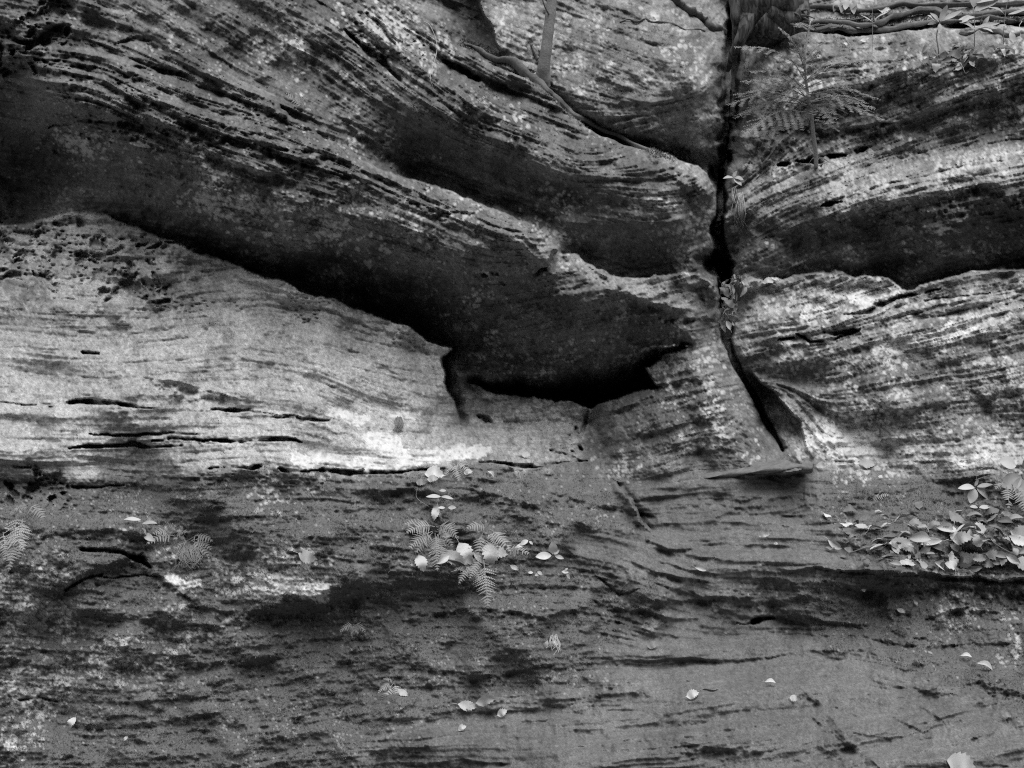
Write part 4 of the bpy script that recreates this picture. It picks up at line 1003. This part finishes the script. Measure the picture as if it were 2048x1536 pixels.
dt = empty("dead_tree", P(1530, 40, 6.7), "massive weathered dead trunk with twisted grain standing over the crack", "dead tree")
tree_tube("trunk", [(1540,58,6.95),(1536,38,6.84),(1536,0,6.75),(1545,-60,6.8),(1560,-220,6.9),(1565,-420,7.0)], [.10,.17,.20,.19,.175,.165,.12], "wood", dt, 48, .10, 16)
tree_tube("root", [(1500,30,6.72),(1490,58,6.66),(1478,84,6.66),(1466,112,6.74),(1456,140,6.9)], [.065,.045,.034,.024,.014], "wood", dt, 16, .09, 8)
tree_tube("root", [(1482,-10,6.8),(1480,30,6.74),(1476,56,6.76),(1470,90,6.85)], [.07,.055,.035,.02], "wood", dt, 16, .1, 8)
tree_tube("root", [(1540,30,6.68),(1570,44,6.66),(1598,40,6.66),(1604,20,6.7),(1600,-10,6.8)], [.09,.085,.06,.05,.05], "wood", dt, 16, .14, 8)
tree_tube("root", [(1585,30,6.64),(1600,44,6.66),(1612,56,6.74)], [.05,.03,.012], "wood", dt, 10, .15, 6)
tree_tube("root", [(1520,40,6.66),(1545,60,6.66),(1580,58,6.68)], [.06,.05,.03], "wood", dt, 14, .12, 8)
for k in range(10):
    a0 = 1575 + random.uniform(0, 28); b0 = 20 + random.uniform(0, 34)
    tree_tube("root", [(a0, b0, 6.62),(a0 + random.uniform(4, 22), b0 + random.uniform(-4, 10), 6.58),(a0 + random.uniform(10, 34), b0 + random.uniform(4, 26), 6.62)], [.010,.006,.003], "root", dt, 5, .1, 4)

def root(label, pts, radii, mat="root", name="surface_root", lump=.24):
    d = depth(pts[len(pts) // 2][0], pts[len(pts) // 2][1])
    e = bpy.data.objects.new("tmp", None); e.location = P(pts[0][0], pts[0][1], depth(pts[0][0], pts[0][1]))
    o_ = Vector(e.location)
    class Q: location = o_
    rr_ = random.Random(len(label)); q_ = []
    for i in range(len(pts) - 1):
        (a, b, r), (a2, b2, r2) = pts[i], pts[i + 1]
        q_ += [(a, b, r), ((a * 2 + a2) / 3, (b * 2 + b2) / 3 + rr_.uniform(-4, 4), (r * 2 + r2) / 3 + rr_.uniform(-.02, .02)), ((a + a2 * 2) / 3, (b + b2 * 2) / 3 + rr_.uniform(-4, 4), (r + r2 * 2) / 3 + rr_.uniform(-.02, .02))]
    pts = q_ + [pts[-1]]
    radii = [rad_at(radii, i / 24) * rr_.uniform(.68, 1.2) for i in range(25)]
    V = [(a, b, float(sample(DSM, np.array([a], np.float32), np.array([b], np.float32))[0]) - r * .45) for (a, b, r) in pts]
    o = tree_tube(name, V, radii, mat, Q2(o_), 14, lump, 6, .8)
    o.location = o_
    bpy.data.objects.remove(e)
    o["label"] = label; o["category"] = "root"
    return o
class Q2:
    def __init__(s, l): s.location = l
_mesh_obj = mesh_obj
def mesh_obj(name, verts, faces, mat, parent=None, smooth=True):
    return _mesh_obj(name, verts, faces, mat, None if isinstance(parent, Q2) else parent, smooth)
root("long mossy root arching along the top right above a dark gap", [(1598,50,.05),(1660,44,.09),(1740,50,.10),(1800,32,.12),(1850,22,.12),(1900,34,.12),(1960,30,.10),(2060,26,.1)], [.014,.020,.022,.026,.024,.022,.020,.018])
root("lower straight root running under the long mossy root at the top right", [(1606,60,.04),(1680,56,.08),(1760,60,.09),(1840,48,.10),(1920,42,.09),(2000,40,.08),(2070,38,.08)], [.014,.018,.02,.02,.018,.016,.016])
root("thin root crossing the big-leaf shoots at the right edge, below the others", [(1920,66,.05),(1980,62,.07),(2030,70,.07),(2070,60,.05)], [.012,.014,.012,.010])
root("short root leaving the dead trunk low on its right side", [(1600,62,.03),(1640,52,.07),(1690,40,.06),(1730,36,.02)], [.010,.012,.010,.006])
root("topmost root right of the dead trunk, cut by the top edge", [(1610,14,.05),(1700,22,.08),(1800,8,.08),(1900,10,.06),(2060,4,.06)], [.016,.02,.022,.018,.016])
root("dark root slanting down to the crack from the upper left", [(1318,-20,.05),(1360,10,.06),(1400,36,.06),(1425,58,.06),(1450,66,.3)], [.045,.04,.036,.034,.03])
root("thin mossy root winding across the upper rock left of the dark root", [(1240,44,.02),(1290,38,.03),(1330,46,.02),(1370,60,.02),(1410,62,.02)], [.007,.008,.007,.006])
root("mossy root creeping down the slope below the young tree", [(930,88,.03),(975,112,.05),(1030,126,.05),(1070,160,.05),(1105,190,.05),(1150,232,.04),(1210,262,.04),(1290,300,.04),(1345,318,.03)], [.012,.026,.030,.026,.022,.018,.016,.014,.010], lump=.2)
root("small leaning stub of root at the sloping ledge, near the young tree foot", [(1062,90,.02),(1072,110,.05),(1080,128,.03)], [.012,.010,.008])

def twig(label, pts, r=.0016, mat="twig"):
    V, Fc = [], []
    o_ = at(pts[0][0], pts[0][1], .01)
    tube(V, Fc, smooth_path([at(a, b, l) - o_ for a, b, l in pts], 5), [r, r * .5], 5)
    o = mesh_obj("twig", V, Fc, M[mat]); o.location = o_; o["label"] = label; o["category"] = "twig"; return o
twig("thin bare twig hanging on the moss left of the largest fern cluster", [(838,978,.02),(842,1000,.03),(862,1016,.02)], mat="stem")
twig("fine grass-like strand hanging above the upper left ledge", [(850,55,.04),(862,70,.06),(866,110,.05),(862,160,.03),(866,180,.02)], .0022, "stem")
twig("pale kinked twig hanging under the leaf litter at the top right", [(1910,128,.02),(1914,140,.05),(1924,152,.05),(1934,146,.03)], .003, "stem")
twig("thin twig at the end of the worn path, below the leafy ledge", [(1786,1098,.01),(1792,1110,.02),(1800,1122,.01)], .002)
twig("curved dark twig lying on the moss above the three-pronged fern", [(962,1037,.01),(975,1036,.02),(990,1036,.01)], .002)
twig("stick fragment in the upper crack hollow", [(1448,500,.03),(1449,530,.05),(1446,552,.04)], .004)
twig("long thin vine dangling from the leafy shoots at the top right corner", [(2040,60,.05),(2034,80,.08),(2036,95,.07),(2030,110,.04)], .002, "stem")

for (a, b, c, d_, r, lab) in [(1700,1110,1770,1092,.003,"lowest thin stick poking out of the leaf litter on the right ledge"),(1880,1050,1925,1100,.0025,"stick lying steeply across the middle of the right leaf litter"),(1960,1070,2030,1112,.003,"stick sloping down through the right end of the leaf litter"),(1780,1040,1830,1062,.002,"short stick at the upper rim of the right leaf litter")]:
    twig(lab, [(a, b, .01), ((a + c) / 2, (b + d_) / 2 + 4, .03), (c, d_, .012)], r)

# ------------------------------------------------------------------ the rounded tongue of rock at the foot of the crack
to_ = P(1400, 950, 4.9)
M["slabstone"] = simple_mat("worn_stone", 0.12, 0.75, 38.0, 0.9, 1.0)
pts_ = smooth_path([P(1380, 958, 4.98) - to_, P(1450, 947, 4.93) - to_, P(1520, 937, 4.88) - to_, P(1575, 931, 4.87) - to_, P(1606, 931, 4.89) - to_, P(1619, 934, 4.93) - to_], 8)
V, Fc = [], []; n_ = len(pts_)
for i, p in enumerate(pts_):
    t = i / (n_ - 1); ry = .03 + .12 * math.sin(min(1, t * 1.25) * math.pi * .5) * (1 - max(0, t - .8) / .2 * .75); rz = (.012 + .026 * t ** 1.4) * (1 + .12 * math.sin(i * .9) + .08 * math.sin(i * 2.3)) * (1 - max(0, t - .86) / .14 * .7)
    for k in range(18):
        a = 2 * math.pi * k / 18
        V.append(p + Vector((0, math.cos(a) * ry, math.sin(a) * rz + .004 * math.sin(i * .7 + k))) + Vector((0, 0, random.uniform(-.0012, .0012))))
for i in range(n_ - 1):
    for k in range(18):
        a = i * 18 + k; b = i * 18 + (k + 1) % 18; Fc.append((a, b, b + 18, a + 18))
Fc.append(tuple((n_ - 1) * 18 + k for k in range(18))); Fc.append(tuple(17 - k for k in range(18)))
sb = _mesh_obj("stone_tongue", V, Fc, M["slabstone"]); sb.location = to_
sb["label"] = "smooth rounded tongue of rock jutting out at the foot of the crack"; sb["category"] = "rock slab"

# ------------------------------------------------------------------ hemlock sapling
hb = at(1634, 330, 0.0)
hd = depth(1640, 352) - 0.02
hs = empty("hemlock_sapling", hb, "young hemlock sapling rooted in the dark hole of the right rock", "sapling")
org = Vector(hb)
def HP(a, b, o): return P(a, b, hd - o) - org
V, Fc = [], []
tube(V, Fc, smooth_path([Vector((0, .02, -.01)), HP(1632,310,.12), HP(1627,270,.2), HP(1624,240,.24), HP(1618,200,.30), HP(1612,160,.36), HP(1610,120,.40), HP(1614,80,.42), HP(1621,42,.44)], 6), [.013,.004], 7)
mesh_obj("trunk", V, Fc, M["stem"], hs)
for k in range(6):
    V, Fc = [], []
    a = random.uniform(-1, 1)
    tube(V, Fc, smooth_path([HP(1632, 322, .03), HP(1632 + 14 * a, 316, .05), HP(1632 + 34 * a, 326, .02)], 4), [.003, .001], 5)
    mesh_obj("root", V, Fc, M["stem"], hs)
BR = [(1618,205,1455,205,1),(1618,210,1470,232,1),(1620,225,1490,262,.9),(1622,232,1512,268,.7),(1617,195,1500,180,.9),(1615,180,1540,150,.7),(1618,205,1750,215,1),(1618,212,1740,228,1),(1620,225,1690,235,.7),(1616,190,1760,196,1),
      (1614,175,1700,165,.8),(1612,165,1560,110,.6),(1618,200,1530,150,.7),(1613,160,1690,112,.8),(1612,150,1640,100,.6),(1612,140,1470,90,.9),(1612,150,1585,80,.6),(1611,120,1650,84,.5),(1616,60,1598,52,.25),(1616,60,1636,48,.25),
      (1612,120,1580,96,.4),(1613,160,1740,120,.7),(1615,180,1560,200,.8),(1616,190,1680,200,.9),(1624,240,1560,258,.6),(1624,240,1680,262,.5),(1619,215,1600,250,.4),(1612,130,1556,52,.6),(1614,176,1500,140,.9),(1616,186,1720,180,.9)]
BR += [(a + random.uniform(-2, 2), b + random.uniform(-14, 10), c + random.uniform(-26, 26), d_ + random.uniform(-22, 16), e2) for a, b, c, d_, e2 in BR[:9]]
for (a0, b0, a1, b1, sc) in BR:
    V, Fc = [], []
    o0 = .24 + (240 - b0) * .0016; o1 = o0 + random.uniform(0, .28)
    s, e_ = HP(a0, b0, o0), HP(a1, b1, o1)
    Ln = (e_ - s).length
    mid = s.lerp(e_, .5) + Vector((0, 0, Ln * .10)); e_ = e_ + Vector((0, 0, -Ln * .03))
    pts = smooth_path([s, mid, e_], 9)
    tube(V, Fc, pts, [.0028, .0008], 4)
    dv = (e_ - s).normalized(); side = dv.cross(Vector((random.uniform(-.25,.25), -.5, 1))).normalized()
    upn = side.cross(dv).normalized()
    shoots = [(pts, 1.0)]
    ns = int(6 + 16 * Ln)
    for i in range(ns):
        t = .22 + .74 * i / ns; j = min(int(t * (len(pts) - 1)), len(pts) - 2); c = pts[j].lerp(pts[j + 1], t * (len(pts) - 1) - j)
        sg = 1 if i % 2 else -1; l2 = Ln * .34 * (1 - t * .7) * random.uniform(.7, 1.15)
        tip = c + (side * sg * .8 + dv * .75).normalized() * l2 + Vector((0, 0, -l2 * random.uniform(.1, .35)))
        q = smooth_path([c, c.lerp(tip, .5) + upn * l2 * .05, tip], 4)
        tube(V, Fc, q, [.0013, .0005], 3)
        shoots.append((q, .8))
    for q, w in shoots:                               # flat rows of short needles
        for i in range(len(q) - 1):
            seg = q[i + 1] - q[i]; m = max(1, int(seg.length / .0055)); tt = seg.normalized()
            for k in range(m):
                c = q[i] + seg * ((k + random.random()) / m)
                for sg in (-1, 1):
                    nd = (side.cross(tt).cross(tt) * 0 + tt.cross(upn) * sg + tt * random.uniform(.15, .5) + upn * random.uniform(-.15, .35)).normalized()
                    l = random.uniform(.011, .018) * w; wv = tt * .0013
                    b = len(V); V.extend([c - wv, c + wv, c + nd * l + wv * .6, c + nd * l - wv * .6]); Fc.append((b, b + 1, b + 2, b + 3))
    mesh_obj("branch", V, Fc, M["needle"], hs, smooth=False)

# ------------------------------------------------------------------ dead leaves, one object each
GL = "dry leaves heaped on the right ledge"
big = [(1700,1022,30,"p",-10),(1725,1058,42,"p",-25),(1748,1062,34,"p",30),(1800,1086,44,"p",10),(1672,1088,34,"p",20),(1690,1052,30,"p",-20),(1772,1052,24,"p",60),(1838,1078,50,"p",5),(1862,1088,44,"p",-6),(1876,1100,40,"p",15),(1890,1060,46,"p",12),(1905,1066,34,"p",-60),
 (1935,1062,46,"p",-2),(1962,1060,38,"p",70),(1925,1078,38,"p",5),(1912,1038,40,"m",60),(1950,1035,34,"m",20),(1978,1044,44,"m",30),(1990,1065,40,"m",55),(2010,1048,36,"p",20),(2030,1040,34,"m",5),(2040,1066,40,"p",-10),(2036,1082,46,"p",12),(2010,1088,38,"m",60),(1962,1114,32,"p",-10),
 (1940,1112,44,"p",3),(1900,1118,40,"p",8),(1870,1128,46,"p",10),(1838,1130,40,"p",5),(1812,1128,34,"p",8),(1790,1128,28,"m",20),(1868,1134,40,"m",-8),(1900,1136,34,"p",25),(1880,1104,30,"p",-15),(1848,1100,34,"m",-10),(1815,1098,30,"m",40),(1780,1080,34,"m",35),(1760,1088,36,"p",60),(1755,1100,30,"p",-40),
 (1790,1098,28,"m",80),(1812,1070,30,"m",-5),(1830,1052,30,"m",20),(1846,1060,28,"m",45),(1806,1042,34,"m",-15),(1820,1036,26,"p",20),(1870,1056,28,"m",0),(1860,1112,20,"p",-20),(1908,1096,24,"m",70),(1985,1108,30,"m",5),(2000,1112,30,"m",10),(2028,1120,34,"p",40),(2046,1126,40,"p",20),(1650,1032,24,"p",10),(1672,1036,14,"p",80),
 (1696,1048,22,"m",45),(1756,1024,16,"p",0),(1840,1012,26,"p",70),(1858,1024,12,"p",30),(1768,1036,20,"m",10),(1996,1120,28,"m",-5),(1930,1124,36,"m",10),(1950,1132,30,"m",-10),(1976,1128,26,"m",10),(2044,1100,34,"m",-30),(1985,1026,30,"m",-10),(2015,1030,26,"m",20),(1660,1098,20,"m",0),(1700,1100,20,"p",10),(1734,1098,24,"m",30)]
names = {"p": ("pale", "leaf_pale"), "m": ("dull grey", "leaf_mid"), "d": ("dark", "leaf_dark")}
for i, (a, b, s, c, dg) in enumerate(big):
    if s < 44 and random.random() < .42: c = random.choice('mmd')
    w, mt = names[c]
    dead_leaf(a, b, s * 1.0, w + " dry leaf lying in the leaf litter on the right ledge", GL, mt, deg=dg + random.uniform(-12, 12) + (180 if random.random() < .4 else 0), tilt=.5, lift=.008 + .012 * random.random())
for i in range(85):
    a = random.triangular(1640, 2060, 1920); b = random.gauss(1090, 32) + 10
    if not 1020 < b < 1142: continue
    c = random.choice("mmdddp"); w, mt = names[c]
    dead_leaf(a, b, random.uniform(14, 30), w + " dry leaf lying in the leaf litter on the right ledge", GL, mt, tilt=.6, lift=.006)
GH = "dry leaves heaped between the central ferns"
for (a, b, s, c, dg) in [(905,1116,54,"p",20),(925,1118,48,"m",30),(930,1106,44,"p",60),(940,1132,50,"p",-20),(962,1116,38,"p",40),(978,1108,46,"p",85),(958,1104,40,"d",15),(995,1106,36,"p",10),(910,1126,46,"d",15),(884,1120,30,"p",-30),(990,1100,28,"p",-10)]:
    w, mt = names[c]; dead_leaf(a, b, s * 1.1, w + " dry leaf in the heap between the central ferns", GH, mt, deg=dg, tilt=.35, lift=.015, stand=.6)
for (a, b, s, c, dg, lab, st) in [
 (841,1126,34,"p",75,"crumpled pale leaf left of the central leaf heap",.8),(1028,1136,20,"p",30,"small pale leaf right of the central leaf heap",.5),(868,950,40,"p",0,"upper flat leaf under the slab seam, left of the fern",.3),(865,960,22,"p",-10,"lower curled leaf under the slab seam, left of the fern",.3),
 (842,966,20,"m",10,"dull leaf fragment left of the two flat leaves under the seam",.3),(936,946,18,"p",-15,"small leaf right of the fern on the slab seam",.3),(980,950,18,"p",50,"narrow leaf lying on the moss right of the slab seam fern",.3),(1048,910,24,"p",0,"pale curled leaf on top of the smooth ledge end",.3),
 (872,1024,34,"p",100,"upright pale leaf at the top of the largest fern cluster",1.0),(893,1070,20,"p",170,"roundish leaf right of the largest fern cluster",.8),(1142,1098,14,"d",10,"small dark leaf right of the oak seedling",.3),
 (615,1112,38,"p",20,"large ragged pale leaf on the left bank",.6),(148,1445,24,"p",110,"small pointed leaf low on the left bank",.6),(255,1476,14,"p",130,"tiny leaf near the lower left corner",.5),
 (806,1388,26,"p",50,"propped pale leaf beside the little low fern",.5),(972,1403,42,"m",-8,"serrated grey leaf on the low bank, right of two together",.5),(935,1412,38,"p",10,"curled pale leaf on the low bank, left of two together",.3),(1005,1426,22,"p",-30,"ragged pale leaf below the two leaves on the low bank",.6),
 (920,1414,14,"m",0,"leaf scrap left of the two leaves on the low bank",.3),(925,1458,18,"p",-35,"small oval pale leaf on the low bank",.6),(1159,1488,16,"p",-30,"pale leaf with a stalk at the bottom centre",.6),(1305,1293,22,"m",-15,"dull leaf on the smooth step",.4),
 (1376,1359,14,"p",60,"small pale leaf nearest the step above the oval pale leaf",.5),(1420,1376,32,"p",0,"widest pale leaf on the lower worn rock",.4),(1385,1391,26,"p",-20,"bright oval leaf left of and below the widest pale leaf",.5),(1504,1359,14,"p",10,"small round leaf in the middle of the lower worn rock",.5),
 (1508,1368,18,"p",10,"thin leaf touching the small round leaf from below",.3),(1540,1368,22,"p",15,"narrow pale leaf right of the small round leaf",.4),(1484,1362,12,"m",0,"leaf scrap left of the small round leaf",.3),(1585,1398,18,"p",5,"rightmost small leaf on the lower worn rock",.4),
 (1514,1352,12,"d",40,"dark scrap above the small round leaf",.3),(1528,1071,22,"p",-5,"small leaf in the middle of the worn path",.3),(1552,1088,8,"p",0,"tiny leaf scrap below the leaf on the worn path",.3),(1400,1138,24,"p",20,"narrow leaf on the lip at the foot of the path",.3),
 (1726,1176,12,"p",0,"tiny pale leaf on the dark face under the leafy ledge",.6),(1800,1222,18,"p",20,"crumpled pale leaf on the dark mossy face",.8),(1932,1316,22,"p",25,"small leaf on the right bank, above the long narrow one",.6),(1968,1336,32,"p",45,"long narrow leaf on the right bank",.5),
 (1920,1528,56,"p",15,"large striped leaf cut by the bottom edge",.3),(1858,1308,12,"m",60,"tiny oval leaf on the right bank",.6),(2012,1434,18,"m",5,"dark straw-like leaf on the right bank",.3),
 (1732,929,34,"p",3,"flat pale leaf on the rock above the right bank",.2),(1640,933,26,"p",-10,"pale leaf pair by the tongue of rock",.3),(1978,926,14,"p",0,"small white leaf on the pale shelf at the right",.2),(1760,956,10,"p",20,"tiny leaf on the moss below the flat pale leaf",.3),
 (1830,1208,10,"p",60,"small leaf on the crumbly face at the right",.5),(1568,84,26,"d",45,"dark curled leaf on the lit top of the right rock",.2),(1716,58,20,"p",10,"bright leaf on the lit top near the bare thin shoot",.3),(1690,90,14,"p",80,"small bright leaf standing on the lit top",.8),(1766,22,26,"p",0,"bright flat leaf on the topmost root",.3),
 (1728,82,20,"p",-30,"curled pale leaf hanging above the sapling's right side",.5),(1800,118,18,"d",-30,"dark three-cornered leaf on the mossy top",.5),(1076,152,22,"p",35,"white leaf at the foot of the young tree",.4),(1216,62,10,"p",10,"white scrap on the upper rock slope",.3),(1128,46,8,"p",10,"tiny white scrap right of the young tree",.3),
 (1000,62,26,"p",60,"bright leaf caught beside the dark upper recess",.8),(1485,110,20,"m",70,"needle-thin leaf at the upper mouth of the crack",.5),(1440,334,10,"m",0,"leaf scrap wedged in the crack",.3),
 (1478,578,34,"p",100,"long pale upright leaf at the right of the crack's leaf pile",.4),(1456,640,30,"p",45,"pale leaf wedged in the crack below the leaf pile",.4),(1460,572,22,"p",110,"small upright leaf in the crack's leaf pile",.4),(1536,566,22,"p",5,"bright flat leaf on the block right of the crack",.3),
 (880,1030,16,"m",60,"dull leaf in the top of the largest fern cluster",.5),(300,1043,14,"m",0,"leaf scrap beside the broad-leaved seedling",.4),(50,1520,10,"p",0,"tiny white leaf at the lower left corner",.3),(1450,1266,10,"d",40,"dark scrap on the smooth step",.2),(1375,692,6,"p",0,"white speck leaf on the block beside the low cave",.3)]:
    w, mt = names[c]; dead_leaf(a, b, s, lab, None, mt, kind=(2 if 'narrow' in lab or 'long' in lab or 'thin' in lab else random.choice((0, 3, 6, 1, 4, 7))), deg=dg, tilt=.15, lift=.016, stand=max(st, .9))
GC = "leaf litter filling the crack"
for i in range(60):
    b = random.uniform(552, 660); a = 1462 + (b - 556) * -.06 + random.uniform(-16, 16)
    c = random.choice("mdddddd"); w, mt = names[c]
    dead_leaf(a, b, random.uniform(10, 20), w + " small dead leaf in the litter that fills the crack", GC, mt, tilt=.9, stand=.5, dfix=5.75 + random.uniform(-.12, .2) - (b - 556) * .0022)
GR = "leaf litter on the top right shelf"
for i in range(60):
    a = random.triangular(1820, 2040, 1900); b = 118 + random.gauss(0, 9) - (a - 1850) * .06
    c = random.choice("mdddp"); w, mt = names[c]
    dead_leaf(a, b, random.uniform(12, 30), w + " dead leaf in the litter below the shoots at the top right", GR, mt, tilt=.9, lift=.02, stand=.4)

# ------------------------------------------------------------------ moss shoots
def moss_field(name, n, weight, label, size=(.005, .012), mat="mosstuft"):
    w = np.clip(weight, 0, 1); sel = (uu > -20) & (uu < 2070) & (vv > -20) & (vv < 1560)
    ids = np.flatnonzero((w > 0.05) & sel)
    pr = w.reshape(-1)[ids].astype(np.float64); pr /= pr.sum()
    ids = rng.choice(ids, n, p=pr)
    a = uu.reshape(-1)[ids] + rng.uniform(-1, 1, n); b = vv.reshape(-1)[ids] + rng.uniform(-1, 1, n)
    d = sample(D, a, b)
    f = lambda x, y: (lambda q: np.stack([(x - 1024) / F * q, q, CZ - (y - 768) / F * q], -1))(sample(DSM, x, y))
    nn = np.cross(f(a + 6, b) - f(a - 6, b), f(a, b - 6) - f(a, b + 6))
    nn *= np.where(nn[:, 1:2] > 0, -1, 1); nn /= np.linalg.norm(nn, axis=1, keepdims=True)
    p = np.stack([(a - 1024) / F * d, d, CZ - (b - 768) / F * d], -1)
    up = nn + rng.normal(0, .55, (n, 3)); up /= np.linalg.norm(up, axis=1, keepdims=True)
    sd = np.cross(up, rng.normal(0, 1, (n, 3))); sd /= np.linalg.norm(sd, axis=1, keepdims=True)
    L = rng.uniform(*size, (n, 1)); Wd = L * rng.uniform(.12, .32, (n, 1))
    co = np.stack([p - nn * .002 - sd * Wd, p - nn * .002 + sd * Wd, p + up * L], 1).reshape(-1, 3).astype(np.float32)
    me = bpy.data.meshes.new(name)
    me.vertices.add(3 * n); me.vertices.foreach_set("co", co.reshape(-1))
    me.loops.add(3 * n); me.loops.foreach_set("vertex_index", np.arange(3 * n, dtype=np.int32))
    me.polygons.add(n); me.polygons.foreach_set("loop_start", np.arange(0, 3 * n, 3, dtype=np.int32))
    me.update(calc_edges=True); me.materials.append(M[mat])
    o = bpy.data.objects.new(name, me); COL.objects.link(o); o["kind"] = "stuff"; o["label"] = label; o["category"] = "moss"
MW = np.clip(moss - 0.15, 0, 1) * (0.25 + sstep(-0.8, 1.2, fbm(uu, vv, 30, 4, 2, .7)))
moss_field("moss", 150000, MW, "short dark moss growing over the lower bank and the upper ledges", (.003, .009))
EDGE_T = np.zeros_like(D)
for pts in ([(930,85,9),(1000,118,12),(1080,165,12),(1150,232,10),(1250,280,8),(1345,316,8)],[(1600,52,8),(1800,40,12),(2050,36,10)],[(1490,130,8),(1500,200,8)]):
    s_, dist, wid, sg = seg_field(pts, 6); EDGE_T[s_] = np.maximum(EDGE_T[s_], 1 - sstep(.5, 1.3, dist / wid))
moss_field("hanging_moss", 11000, EDGE_T, "shaggy dark moss hanging from the ledge edges", (.006, .018))
